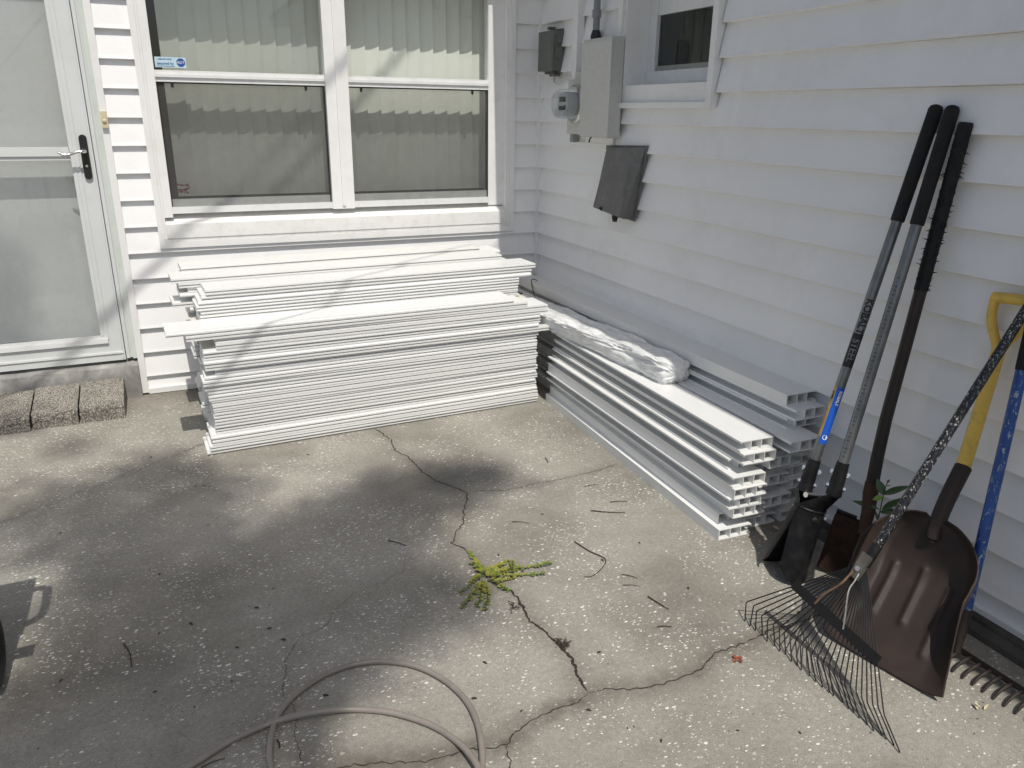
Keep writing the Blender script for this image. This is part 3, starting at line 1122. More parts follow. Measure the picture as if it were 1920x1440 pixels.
def board_mesh(flip, mat):
    xs = [-BW / 2, -BW / 2 + 0.011, BW / 2 - 0.009, BW / 2]
    zs = [0.0006, 0.0076, 0.0136, BT - 0.0003]
    def filled(i, k):
        if i == 0:
            return k != 1
        if i == 2:
            return k == 1
        return True
    mb = MB()
    mb.cells(xs, zs, filled, -0.5, 0.5)
    mb.bevel(0.0022, 2)
    # turn so that the length runs along x and the tongue faces the picture or the wall
    rot = Matrix.Rotation(R(90 if flip else -90), 4, 'Z')
    mb.b.transform(rot)
    return mb.mesh('fence_board', mat, smooth=True)


BOARD = {(f, c): board_mesh(f, c) for f in (0, 1) for c in ('vinyl', 'vinyl_cream')}
ORD = ['topmost', 'second', 'third', 'fourth', 'fifth', 'sixth', 'seventh', 'eighth', 'ninth', 'tenth', 'eleventh', 'twelfth', 'thirteenth', 'fourteenth', 'fifteenth', 'sixteenth', 'seventeenth', 'eighteenth', 'nineteenth', 'twentieth', 'twenty-first', 'twenty-second', 'twenty-third', 'twenty-fourth', 'twenty-fifth', 'twenty-sixth', 'twenty-seventh', 'twenty-eighth', 'twenty-ninth', 'thirtieth', 'thirty-first', 'thirty-second', 'thirty-third', 'thirty-fourth']


def add_board(xl, xr, yl, yr, z, flip, mat, label, group, tilt=0.0):
    """a board whose front edge runs from (xl, yl) to (xr, yr), lying at height z"""
    o = bpy.data.objects.new('fence_board', BOARD[(flip, mat)])
    ang = math.atan2(yr - yl, xr - xl)
    cx, cy = (xl + xr) / 2, (yl + yr) / 2
    o.location = (cx - math.sin(ang) * BW / 2, cy + math.cos(ang) * BW / 2, z)
    o.rotation_euler = (0, tilt, ang)
    o.scale = (xr - xl, 1, 1)
    C.objects.link(o)
    return tag(o, label, 'fence board', group)


front_left = [(309, 620), (349, 637), (404, 645), (405, 652), (381, 663), (382, 672), (382, 681), (384, 689), (403, 697), (383, 706), (380, 716), (383, 726), (389, 735), (391, 747), (397, 758), (400, 770), (402, 780), (402, 790), (404, 800), (405, 809), (406, 818), (396, 826), (399, 834), (394, 845), (389, 855)]
front_right = [-0.562, -0.492, -0.380, -0.376, -0.425, -0.420, -0.428, -0.372, -0.425, -0.434]
br = random.Random(5)
nF = len(front_left)
flips = [0, 1, 1, 1, 0, 1, 0, 1, 1, 0, 1, 1, 0, 1, 1, 1, 1, 0, 1, 0, 1, 0, 1, 1, 0]
for i in range(nF):
    k = nF - 1 - i                                   # layer from the ground
    z = k * 0.0222
    xl = on(front_left[i][0], front_left[i][1], 1, -0.945).x
    xr = front_right[i] if i < len(front_right) else -0.432 + br.uniform(-0.010, 0.008)
    dy = 0.0 if i == 0 else br.choice((-0.005, -0.002, 0.0, 0.0, 0.002, 0.004, 0.008))
    if i in (1,):
        dy = -0.006
    if i >= nF - 4:
        dy -= 0.008 * (i - nF + 5) * 0.5
    lab = ('long ' if i == 0 else '') + 'white fence board, %s of the front pile under the window' % ORD[i]
    if i == 0:
        lab = 'long white fence board on top of the front pile, jutting out at the left'
    if i == nF - 1:
        lab = 'white fence board lying on the concrete at the bottom of the front pile'
    add_board(xl, xr, -0.948 + dy + br.uniform(-.004, .004), -0.893 + dy + br.uniform(-.004, .004), z, flips[i], 'vinyl', lab, 'fence boards of the front pile')

piles = [
    ('second pile from the front', 31, -0.764, -0.690, 0.0219, {0: (-1.957, -0.352), 1: (-1.975, -0.372), 2: (-1.99, -0.375), 3: (-2.0, -0.447), 4: (-1.985, -0.446), 5: (-1.99, -0.452), 6: (-1.99, -0.452), 7: (-2.02, -0.44), 8: (-1.86, -0.40)}),
    ('third pile from the front', 32, -0.578, -0.506, 0.0219, {0: (-2.083, -0.462), 1: (-2.055, -0.44), 2: (-2.02, -0.41), 3: (-2.055, -0.43), 4: (-2.0, -0.43), 5: (-2.09, -0.46), 6: (-2.02, -0.42)}),
    ('pile against the wall', 33, -0.392, -0.322, 0.0217, {0: (-2.034, -0.515), 1: (-1.90, -0.392), 2: (-2.05, -0.40), 3: (-2.06, -0.43), 4: (-2.02, -0.42)}),
]
for pname, n, yl, yr, pitch_, special in piles:
    gname = 'fence boards of the ' + pname
    for i in range(n):
        k = n - 1 - i
        z = k * pitch_
        if i in special:
            xl, xr = special[i]
        else:
            xl = -1.985 + br.uniform(-0.045, 0.045)
            xr = -0.43 + br.uniform(-0.03, 0.02)
            if z < 0.36:
                xr = min(xr, -0.422)
        dy = br.uniform(-0.006, 0.006)
        mat = 'vinyl_cream' if (pname.startswith('second') and i in (7, 8)) else 'vinyl'
        if i == 0:
            lab = 'white fence board on top of the ' + pname + ' under the window'
        elif mat == 'vinyl_cream':
            lab = 'yellowed fence board, %s of the %s under the window' % (ORD[i], pname)
        else:
            lab = 'white fence board, %s of the %s under the window' % (ORD[i], pname)
        add_board(xl, xr, yl + dy, yr + dy, z, br.choice((0, 1, 1)), mat, lab, gname)


# ------------------------------------------------------------------ hollow rails along the side wall
RW, RH = 0.137, 0.0398


def rail_mesh(kind, length):
    t = 0.0030
    xs = [0, t, 0.0065, 0.0430, 0.0430 + t, 0.0870, 0.0870 + t, RW - t - .0035, RW - t, RW]
    zs = [0, t, t + 0.0045, RH - t - 0.0045, RH - t, RH]
    def filled(i, k):
        if k in (0, 4):
            return True
        if i == 3 or i == 5 or i == 8:          # webs and the closed end
            return True
        if i == 0:                               # lips of the open channel
            return kind != 'open' or k in (1, 3)
        return False
    mb = MB()
    mb.cells(xs, zs, filled, -length, 0.0)
    mb.bevel(0.0011, 1)
    return mb.mesh('fence_rail', 'vinyl', smooth=True)


RAIL = {}


def add_rail(x_front, y_front, x_back, y_back, z, kind, flip, label, group, roll_=0):
    """left front corner and left back corner of a rail"""
    d = Vector((x_back - x_front, y_back - y_front, 0))
    L_ = round(d.length, 2)
    key = (kind, L_)
    if key not in RAIL:
        RAIL[key] = rail_mesh(kind, L_)
    o = bpy.data.objects.new('fence_rail', RAIL[key])
    ang = math.atan2(d.y, d.x) - math.pi / 2
    mid = Vector((x_front, y_front, z)) 
    if flip:     # mirrored left to right: the open channel faces the wall
        o.matrix_world = Matrix.Translation(Vector((x_back, y_back, z)) + Vector((math.cos(ang), math.sin(ang), 0)) * RW) @ Matrix.Rotation(ang + math.pi, 4, 'Z') @ Matrix.Translation((0, L_, 0))
    else:
        o.matrix_world = Matrix.Translation((x_back, y_back, z)) @ Matrix.Rotation(ang, 4, 'Z')
    C.objects.link(o)
    return tag(o, label, 'fence rail', group)


rr_ = random.Random(9)
# near column, top to bottom: (left front x offset, front y, kind, flip)
near = [(-0.393, -2.384, 'open', 0), (-0.391, -2.402, 'open', 0), (-0.402, -2.335, 'open', 0), (-0.426, -2.395, 'open', 0), (-0.422, -2.405, 'open', 1), (-0.432, -2.395, 'open', 0), (-0.408, -2.395, 'open', 1), (-0.428, -2.345, 'open', 1), (-0.452, -2.386, 'open', 1)]
for i, (xf, yf, kd, fl_) in enumerate(near):
    k = len(near) - 1 - i
    xb = xf + 0.046 + (0.02 if i > 5 else 0.0)
    lab = 'white hollow fence rail, %s of the sunlit column nearest the concrete' % ORD[i]
    if i == 0:
        lab = 'sunlit white fence rail on top of the near column, beside the plastic-wrapped bundle'
    if i == len(near) - 1:
        lab = 'white fence rail at the foot of the near column, lying on the concrete'
    yb = -0.86 if xb < -0.40 else -0.84
    add_rail(xf, yf, xb + 0.004, -0.90, k * 0.0402, kd, fl_, lab, 'fence rails of the near column')
mid_ = [(-0.238, -2.445), (-0.2525, -2.36), (-0.263, -2.39), (-0.2875, -2.34), (-0.284, -2.37), (-0.2935, -2.32), (-0.2700, -2.38), (-0.2895, -2.33), (-0.3135, -2.36)]
for i, (xf, yf) in enumerate(mid_):
    k = len(mid_) - 1 - i
    lab = 'white hollow fence rail, %s of the middle column against the wall pile' % ORD[i]
    if i == 0:
        lab = 'shaded white fence rail on top of the middle column, its end sticking out furthest'
    add_rail(xf, yf, xf + 0.035, -0.42 - 0.02 * (i % 3), k * 0.0402, 'open', 0 if i == 0 else (i + 1) % 2, lab, 'fence rails of the middle column')
for i in range(12):
    k = 11 - i
    if k in (2, 6, 7, 8):
        continue
    xf = -0.1660
    xb = xf + 0.0
    if i == 0:
        xf, yf, kd, fl_ = -0.1635, -2.332, 'open', 1
    elif i == 1:
        xf, yf, kd, fl_ = -0.1640, -2.375, 'open', 0
    elif i == 2:
        xf, yf, kd, fl_ = -0.1690, -2.35, 'open', 0
    else:
        yf, kd, fl_ = -2.33 + rr_.uniform(-0.04, 0.03), 'open', i % 2
    if k < 9:
        xf = max(-0.1575, mid_[8 - k][0] + RW + 0.0015)
    lab = 'white hollow fence rail, %s of the tall column touching the side wall' % ORD[i if i < 3 else i - 3]
    if i == 0:
        lab = 'white fence rail on top of the tall column, touching the side wall'
    add_rail(xf, yf, xf + 0.001, -0.06 - 0.01 * (i % 2), k * 0.0402, kd, fl_, lab, 'fence rails of the tall column')

# ------------------------------------------------------------------ bundle wrapped in white plastic film
NP = 46
path = spline([(-0.285, -0.30, 0.396), (-0.280, -0.50, 0.396), (-0.272, -0.80, 0.400), (-0.262, -1.05, 0.404), (-0.252, -1.32, 0.406), (-0.240, -1.60, 0.408), (-0.236, -1.79, 0.407)], NP)
half_w = spline([(0.088, 0, 0), (0.096, 0, 0), (0.102, 0, 0), (0.096, 0, 0), (0.084, 0, 0), (0.076, 0, 0), (0.074, 0, 0)], NP)
half_h = spline([(0.030, 0, 0), (0.034, 0, 0), (0.037, 0, 0), (0.040, 0, 0), (0.041, 0, 0), (0.043, 0, 0), (0.043, 0, 0)], NP)


def creases(u, a):
    """gathered film: folds that run along the bundle, wander and branch, crossed by short pulls"""
    ca2, sa2 = math.cos(a), math.sin(a)
    wob = noise.noise(Vector((u * 5, ca2 * 1.2, sa2 * 1.2)))
    q1 = Vector((u * 2.6, (ca2 + 0.5 * wob) * 1.5, sa2 * 1.5 + wob))
    q2 = Vector((u * 4.6, (ca2 + 0.35 * wob + u * 0.7) * 3.4, (sa2 - u * 0.9) * 3.4))
    q3 = Vector((u * 11.0 + ca2 * 1.2, (ca2 - u * 1.1) * 6.2, (sa2 + 0.4 * wob) * 6.2))
    q4 = Vector((u * 42.0, ca2 * 9.0 + wob, sa2 * 9.0))
    r_ = lambda z_: 1 - abs(noise.noise(z_)) * 1.9
    return 0.014 * noise.noise(q1) + 0.010 * (max(0, r_(q2)) ** 2 - 0.45) + 0.0022 * (max(0, r_(q3)) ** 2 - 0.45) + 0.0010 * noise.noise(q4)


mb = MB()
rows = []
NB = 120
n = len(path)
TOPZ = 8 * 0.0402 + RH + 0.0006
for i, p in enumerate(path):
    t = (path[min(i + 1, n - 1)] - path[max(i - 1, 0)]).normalized()
    sd_ = t.cross(Vector((0, 0, 1))).normalized()
    row = []
    u = i * 1.46 / n
    endf = min(1.0, (n - 1 - i) / 9.0)
    shrink = math.sqrt(max(0, 1 - (1 - endf) ** 2)) * 0.22 + 0.78
    for k in range(NB):
        a = 2 * math.pi * k / NB
        ca_, sa_ = math.cos(a), math.sin(a)
        e = 0.45
        cx = math.copysign(abs(ca_) ** e, ca_)
        sz = math.copysign(abs(sa_) ** e, sa_)
        d = creases(u, a)
        if sa_ < -0.3:
            d *= 0.3
        w_, h_ = half_w[i].x * shrink, half_h[i].x * shrink
        pos = p + sd_ * cx * (w_ + d * 1.1) + Vector((0, 0, 1)) * (sz * (h_ + d))
        if pos.z < TOPZ + 0.007:               # the film spreads where it meets the rails
            spread = 0.5 + noise.noise(Vector((u * 9, cx, 4)))
            pos.z = TOPZ + 0.002 * abs(noise.noise(Vector((u * 40, a * 3, 0))))
            pos += sd_ * cx * 0.014 * max(0, spread)
        pos.x = min(pos.x, -0.1705)
        row.append(pos)
    rows.append(row)
V = mb.grid(rows, closed=True)
for ring, sgn, dist in ((V[0], 1, 0.02), (V[-1], -1, 0.016)):
    cen = sum((v.co for v in ring), Vector()) / len(ring)
    dirn = Vector((0, 1, 0)) * sgn
    prev = ring
    for f_ in (0.86, 0.6, 0.35, 0.12):
        nr = []
        for k, v in enumerate(ring):
            a = 2 * math.pi * k / NB
            pleat = 0.005 * math.sin(a * 9 + 2 * noise.noise(v.co * 30)) * f_
            q = cen + (v.co - cen) * f_ + dirn * (dist * (1 - f_ ** 2) + pleat + 0.012 * noise.noise(v.co * f_ * 28))
            q.z = max(q.z, TOPZ)
            nr.append(mb.b.verts.new(q))
        for k in range(len(ring)):
            k2 = (k + 1) % len(ring)
            mb.face([prev[k], prev[k2], nr[k2], nr[k]])
        prev = nr
    mb.face(prev)
bundle = thing('wrapped_bundle', 'long bundle wrapped in crumpled white plastic film, lying on the fence rails', 'bundle', (-0.25, -1.1, 0.362))
film = mb.obj('film', 'film', bundle, smooth='all')
mb = MB()                              # dark tie at the far end, and a strand of film
mb.tube(spline([(-0.120, -0.245, 0.486), (-0.145, -0.235, 0.495), (-0.163, -0.25, 0.485), (-0.168, -0.28, 0.45), (-0.166, -0.30, 0.41)], 8), 0.0025, 6)
o = mb.obj('cord', 'twig', None, smooth=True)
tag(o, 'short dark cord curled over the far end of the top rail, near the corner', 'cord')

# ------------------------------------------------------------------ boxes and meter on the side wall
panel = thing('electrical_panel', 'tall pale grey electrical panel box on the side wall beside the small window', 'electrical panel', (0, -0.78, 1.53))
mb = MB()
mb.box(-0.034, -0.013, -0.862, -0.60, 1.272, 1.79).bevel(0.003)
mb.obj('back_plate', 'trim', panel)
mb = MB()
mb.box(-0.098, -0.0345, -0.918, -0.652, 1.300, 1.748).bevel(0.004)
mb.obj('cabinet', 'galv', panel)
mb = MB()
mb.box(-0.104, -0.0985, -0.922, -0.643, 1.306, 1.735).bevel(0.003)
pdoor = mb.obj('door', 'galv', panel)
mb = MB()
mb.tube([(-0.100, -0.765, 1.300), (-0.108, -0.765, 1.292), (-0.112, -0.765, 1.276)], 0.0035, 8)
mb.obj('hasp', 'black_iron', pdoor, smooth=True)
mb = MB()
mb.box(-0.030, -0.0145, -0.86, -0.46, 1.264, 1.271)
mb.obj('bottom_flange', 'trim', panel)

meter = thing('electric_meter', 'electric meter with round clear dome on a grey socket box', 'electric meter', (0, -0.54, 1.45))
mb = MB()
mb.box(-0.070, -0.0145, -0.642, -0.452, 1.310, 1.575).bevel(0.006)
mb.obj('socket_box', 'galv', meter)
mb = MB()
mb.box(-0.058, -0.03, -0.625, -0.50, 1.5755, 1.612).bevel(0.006)
mb.obj('hub', 'galv', meter)
MC = Vector((0, -0.545, 1.456))
mb = MB()
mb.tube([MC + Vector((-0.0705, 0, 0)), MC + Vector((-0.082, 0, 0)), MC + Vector((-0.084, 0, 0)), MC + Vector((-0.094, 0, 0))], [0.090, 0.094, 0.090, 0.084], 40)
mb.obj('ring', 'wire', meter, smooth=True)
mb = MB()
mb.tube([MC + Vector((-0.0945, 0, 0)), MC + Vector((-0.165, 0, 0)), MC + Vector((-0.180, 0, 0)), MC + Vector((-0.184, 0, 0))], [0.0740, 0.0700, 0.067, 0.060], 40)
mb.obj('dome', 'clear', meter, smooth=True)
mb = MB()
mb.tube([MC + Vector((-0.0945, 0, 0)), MC + Vector((-0.128, 0, 0)), MC + Vector((-0.150, 0, 0))], [0.058, 0.058, 0.056], 32)
dial = mb.obj('dial', 'galv', meter, smooth=True)
mb = MB()
mb.box(-0.1535, -0.1505, MC.y - 0.032, MC.y + 0.032, MC.z + 0.010, MC.z + 0.034)
mb.box(-0.1535, -0.1505, MC.y - 0.012, MC.y + 0.034, MC.z - 0.030, MC.z - 0.010)
mb.box(-0.1535, -0.1505, MC.y - 0.034, MC.y - 0.018, MC.z - 0.028, MC.z - 0.006)
mb.obj('display', 'black', dial)
mb = MB()
mb.box(-0.060, -0.0145, -0.500, -0.470, 1.268, 1.3095).bevel(0.004)
mb.obj('ground_clamp', 'galv_dark', meter)

mb = MB()                              # two white channels and the grey conduit coming down the wall
mb.box(-0.055, -0.016, -0.500, -0.455, 1.576, 2.46).bevel(0.006)
tag(mb.obj('cable_cover', 'trim'), 'white cable cover running up the wall above the electric meter', 'cable cover')
cp = thing('conduit', 'grey plastic conduit dropping into the top of the electrical panel', 'conduit', (-0.06, -0.70, 1.75))
mb = MB()
mb.tube([(-0.062, -0.700, 1.7485), (-0.062, -0.700, 2.46)], 0.0165, 16)
mb.obj('pipe', 'conduit', cp, smooth=True)
mb = MB()
mb.tube([(-0.062, -0.700, 1.845), (-0.062, -0.700, 1.88)], 0.0215, 16)
mb.obj('coupling', 'conduit', cp, smooth=True)
mb = MB()
mb.tube([(-0.062, -0.700, 1.7484), (-0.062, -0.700, 1.764), (-0.062, -0.700, 1.79)], [0.026, 0.026, 0.018], 16)
mb.obj('terminal_adapter', 'black', cp, smooth=True)
mb = MB()
mb.tube(spline([(-0.03, -0.640, 2.46), (-0.03, -0.640, 1.95), (-0.03, -0.632, 1.80), (-0.034, -0.640, 1.765), (-0.045, -0.665, 1.7500)], 10), 0.0055, 8)
tag(mb.obj('white_cable', 'trim', None, smooth=True), 'thin white cable curving down beside the grey conduit', 'cable')

tele = thing('junction_box', 'dark grey green junction box with a latch, near the house corner', 'junction box', (0, -0.2, 1.73))
mb = MB()
mb.box(-0.034, -0.0145, -0.278, -0.100, 1.615, 1.835).bevel(0.006)
mb.obj('base', 'tele', tele)
mb = MB()
mb.box(-0.078, -0.0345, -0.278, -0.104, 1.628, 1.826).bevel(0.008, 2)
lid = mb.obj('lid', 'tele', tele)
mb = MB()
mb.box(-0.0795, -0.0784, -0.262, -0.120, 1.645, 1.81).bevel(0.0005)
mb.obj('lid_panel', 'tele', lid)
mb = MB()
mb.box(-0.066, -0.026, -0.290, -0.2785, 1.690, 1.745).bevel(0.003)
mb.box(-0.060, -0.030, -0.286, -0.2785, 1.765, 1.795).bevel(0.002)
mb.obj('latch', 'tele', tele)
mb = MB()
mb.box(-0.060, -0.02, -0.262, -0.205, 1.600, 1.6145).bevel(0.004)
mb.box(-0.056, -0.02, -0.190, -0.165, 1.836, 1.850).bevel(0.003)
mb.obj('cable_gland', 'tele', tele)
mb = MB()
mb.tube(spline([(-0.04, -0.235, 1.600), (-0.045, -0.238, 1.575), (-0.04, -0.26, 1.562), (-0.035, -0.29, 1.572), (-0.03, -0.33, 1.592), (-0.03, -0.42, 1.597), (-0.035, -0.455, 1.59)], 8), 0.0065, 8)
tag(mb.obj('grey_cable', 'galv', None, smooth=True), 'grey cable looping from the junction box to the electric meter', 'cable')

gbx = thing('grey_box', 'faded dark grey plastic box tilted off the side wall below the small window', 'utility box', (0, -0.95, 1.1))
Vb = [(-0.034, -0.838, 1.258), (-0.034, -1.150, 1.268), (-0.034, -1.082, 0.935), (-0.034, -0.806, 0.958)]
ft = [(-0.066, -0.868, 1.243), (-0.066, -1.062, 1.248), (-0.108, -1.072, 0.948), (-0.108, -0.826, 0.972)]
mb = MB()
bk = mb.verts(Vb)
mm = [Vector(a) * 0.18 + Vector(b) * 0.82 + Vector((0, (0.012 if i in (0, 3) else -0.012), (0.010 if i < 2 else -0.004))) for i, (a, b) in enumerate(zip(Vb, ft))]
mdv = mb.verts(mm)
fr = mb.verts(ft)
for A_, B_ in ((bk, mdv), (mdv, fr)):
    for i in range(4):
        mb.face([A_[i], A_[(i + 1) % 4], B_[(i + 1) % 4], B_[i]])
mb.face(fr)
mb.face(bk[::-1])
mb.bevel(0.012, 3, 20)
gcov = mb.obj('cover', 'greybox', gbx)
mb = MB()
mb.prism([(-0.812, 0.945), (-0.800, 1.264), (-1.160, 1.276), (-1.092, 0.927)], 0, -0.0335, -0.026)
mb.obj('back_plate', 'greybox', gbx)
mb = MB()
mb.tube([(-0.102, -0.905, 0.9655), (-0.116, -0.906, 0.975)], 0.008, 12)
mb.obj('screw', 'black', gbx, smooth=True)
mb = MB()
mb.tube([(-0.085, -1.0, 0.950), (-0.085, -1.0, 0.930)], 0.015, 14)
mb.tube([(-0.085, -1.0, 0.930), (-0.085, -1.0, 0.918)], 0.012, 14)
mb.obj('cable_gland', 'black', gbx, smooth=True)
mb = MB()
mb.tube(spline([(-0.024, -0.862, 1.271), (-0.026, -0.855, 1.30), (-0.022, -0.858, 1.36), (-0.020, -0.872, 1.42), (-0.016, -0.885, 1.435)], 8), 0.005, 8)
tag(mb.obj('white_cable', 'trim', None, smooth=True), 'thin pale cable rising from the grey box to the small window trim', 'cable')

# ------------------------------------------------------------------ tools leaning on the side wall
def frame_from(axis, toward):
    """axes of a tool: a along it, n facing roughly toward, s sideways"""
    a = Vector(axis).normalized()
    n_ = (Vector(toward) - a * Vector(toward).dot(a)).normalized()
    s_ = a.cross(n_).normalized()
    return a, n_, s_


to_cam = lambda p: (CAM - Vector(p)).normalized()

# ---- post hole digger
dig = thing('post_hole_digger', 'post hole digger with two grey steel handles, black foam grips and black clam blades', 'post hole digger', (-0.38, -2.65, 0))
H1t, H1b = Vector((-0.032, -2.612, 1.442)), Vector((-0.318, -2.622, 0.335))
H2t, H2b = Vector((-0.032, -2.664, 1.440)), Vector((-0.298, -2.715, 0.360))
for t_, b_ in ((H1t, H1b), (H2t, H2b)):
    a = (t_ - b_).normalized()
    L_ = (t_ - b_).length
    mb = MB()
    mb.tube([b_, b_ + a * (L_ - 0.10)], 0.0155, 20)
    h = mb.obj('handle', 'steel', dig, smooth=True)
    g0 = b_ + a * (L_ - 0.335)
    mb = MB()
    mb.tube([g0, g0 + a * 0.004, t_ - a * 0.012, t_ - a * 0.004, t_], [0.0180, 0.0195, 0.0200, 0.0165, 0.009], 20)
    mb.obj('grip', 'foam', h, smooth=True)


def on_handle(b_, t_, r, dist_from_bottom, facing, ang0=0.0):
    """writing wrapped on a handle; runs down the shaft"""
    a = (t_ - b_).normalized()
    a_, n_, s_ = frame_from(a, facing)
    def f(u, v, w_):
        th = ang0 + v / r
        return b_ + a_ * (dist_from_bottom - u) + (n_ * math.cos(th) + s_ * math.sin(th)) * (r + 0.0006 + w_)
    return f


def wrap_patch(name, m, b_, t_, r, d0, d1, a0, a1, facing, parent, lift=0.0003):
    a_, n_, s_ = frame_from(t_ - b_, facing)
    mb = MB()
    rows = []
    for d in (d0, d1):
        rows.append([b_ + a_ * d + (n_ * math.cos(th) + s_ * math.sin(th)) * (r + lift) for th in [a0 + (a1 - a0) * k / 14 for k in range(15)]])
    mb.grid(rows)
    return mb.obj(name, m, parent, smooth='all')


a1_ = (H1t - H1b).normalized()
def along1(px, py):
    """distance up handle one of the point that lies nearest the sight line"""
    d = ((px - 960) / F_PX * _r - (py - 720) / F_PX * _u + _f).normalized()
    w0 = H1b - CAM
    b = a1_.dot(d)
    return (b * d.dot(w0) - a1_.dot(w0)) / (1 - b * b)


fac = to_cam((-0.2, -2.6, 0.8))
dK0, dK1 = along1(1630, 565), along1(1612, 622)
dS0, dS1 = along1(1612, 626), along1(1590, 688)
dB0, dB1 = along1(1574, 725), along1(1545, 832)
sg = 1 if (a1_.cross((fac - a1_ * fac.dot(a1_)).normalized())).dot(_r) > 0 else -1
wrap_patch('label_band', 'black_ink', H1b, H1t, 0.0155, dS1, dS0, -1.25, 1.25, fac, dig)
wrap_patch('paper_label', 'blue_label', H1b, H1t, 0.0155, dB1, dB0, -0.45, 1.7, fac, dig)
wrap_patch('paper_label', 'yellow_label', H1b, H1t, 0.0155, dB1 + 0.02, dB0, -1.5, -0.45, fac, dig)
text_mesh('KOBALT', 0.029, 'black_ink', on_handle(H1b, H1t, 0.0155, (dK0 + dK1) / 2, fac), 'lettering', dig, 0.0009)
text_mesh('STEEL', 0.029, 'steel', on_handle(H1b, H1t, 0.0158, (dS0 + dS1) / 2, fac), 'lettering', dig, 0.0004)
text_mesh('KOBALT', 0.0125, 'white_ink', on_handle(H1b, H1t, 0.0158, dB0 - 0.035, fac, 0.45), 'lettering', dig, 0.0004)
text_mesh('STEEL', 0.011, 'black_ink', on_handle(H1b, H1t, 0.0158, dB0 - 0.030, fac, -0.95), 'lettering', dig, 0.0003)
mb = MB()
f_ = on_handle(H1b, H1t, 0.0158, dB1 + 0.022, fac, 0.4)
mb.face(mb.verts([f_(0.008 * math.cos(k * 0.5236), 0.008 * math.sin(k * 0.5236), 0) for k in range(12)]))
mb.obj('badge', 'white_ink', dig)
# ruler on handle two
f2 = on_handle(H2b, H2t, 0.0155, 0.0, fac)
mb = MB()
for k in range(46):
    d = 0.06 + k * 0.0125
    ln_ = 0.016 if k % 4 == 0 else 0.009
    p = [f2(-d - 0.0011, -0.010, 0), f2(-d + 0.0011, -0.010, 0), f2(-d + 0.0011, -0.010 + ln_, 0), f2(-d - 0.0011, -0.010 + ln_, 0)]
    mb.poly(p)
mb.obj('ruler', 'black_ink', dig)
# sockets
for b_, t_ in ((H1b, H1t), (H2b, H2t)):
    a = (t_ - b_).normalized()
    a_, n_, s_ = frame_from(a, fac)
    mb = MB()
    mb.tube([b_ - a * 0.055, b_ + a * 0.01, b_ + a * 0.035, b_ + a * 0.052], [0.024, 0.0205, 0.0195, 0.0185], 16)
    sk = mb.obj('socket', 'black_iron', dig, smooth=True)
    for dd in (-0.028, 0.018):
        sgn = 1 if b_ is H2b else -1
        q = b_ + a * dd
        mb = MB()
        mb.tube([q - s_ * 0.030, q + s_ * 0.030], 0.0042, 8)
        mb.tube([q + s_ * 0.021, q + s_ * 0.0275], 0.0085, 6)
        mb.tube([q - s_ * 0.0275, q - s_ * 0.021], 0.0085, 6)
        mb.obj('bolt', 'chrome', sk, smooth=True)
# the two clam blades, facing each other across the hinge
axis_d = Vector((0.075, -0.012, 0.26)).normalized()
bottom_c = Vector((-0.392, -2.640, 0.0))
side = Vector((0.02, 1, 0.05))
side = (side - axis_d * side.dot(axis_d)).normalized()
outw = side.cross(axis_d).normalized()
if outw.dot(to_cam(bottom_c)) < 0:
    outw = -outw
for sgn, hb, ht in ((1, H1b, H1t), (-1, H2b, H2t)):
    mb = MB()
    rows = []
    NV, NA = 18, 21
    for i in range(NV):
        v = i / (NV - 1)                          # 0 tip, 1 socket
        row = []
        for k in range(NA):
            u = k / (NA - 1) * 2 - 1
            half = R(78) if v < 0.7 else R(78)
            th = u * half
            tipcut = 0.045 * (abs(u) ** 2) * (1 if v < 0.25 else max(0, 1 - (v - 0.25) / 0.2))
            hgt = 0.25 * min(1, v / 0.72) + (tipcut * (1 - min(1, v / 0.45)))
            r = 0.062 - 0.004 * v
            open_ = 0.030 * (1 - min(1, v / 0.72)) + 0.016
            p = bottom_c + axis_d * hgt + side * sgn * (open_ - 0.034 + r * math.cos(th)) + outw * (r * math.sin(th))
            if v > 0.72:
                f2_ = (v - 0.72) / 0.28
                f2_ = f2_ * f2_ * (3 - 2 * f2_)
                a_h = (ht - hb).normalized()
                q = hb - a_h * 0.05 + side * sgn * 0.022 * math.cos(th) + outw * 0.024 * math.sin(th)
                p = p.lerp(q, f2_)
            row.append(p)
        rows.append(row)
    V = mb.grid(rows)
    bmesh.ops.recalc_face_normals(mb.b, faces=mb.b.faces[:])
    bmesh.ops.solidify(mb.b, geom=mb.b.faces[:], thickness=0.0035)
    bl = mb.obj('blade', 'black_iron', dig, smooth=True)
    mb = MB()                                     # folded stiffening rim and rivets on the blade
    mid_row = rows[12]
    mb.tube(spline(mid_row[::4], 4), 0.0042, 6)
    mb.obj('rim', 'black_iron', bl, smooth=True)
    for ui in (4, 12):
        q = rows[11][ui]
        cdir = (q - (bottom_c + axis_d * 0.25 - side * sgn * 0.02)).normalized()
        mb = MB()
        mb.tube([q + cdir * 0.001, q + cdir * 0.008], 0.0085, 6)
        mb.obj('rivet', 'chrome', bl, smooth=True)
mb = MB()
hc = bottom_c + axis_d * 0.285
mb.tube([hc - outw * 0.045, hc + outw * 0.045], 0.009, 12)
mb.obj('hinge_pin', 'chrome', dig, smooth=True)

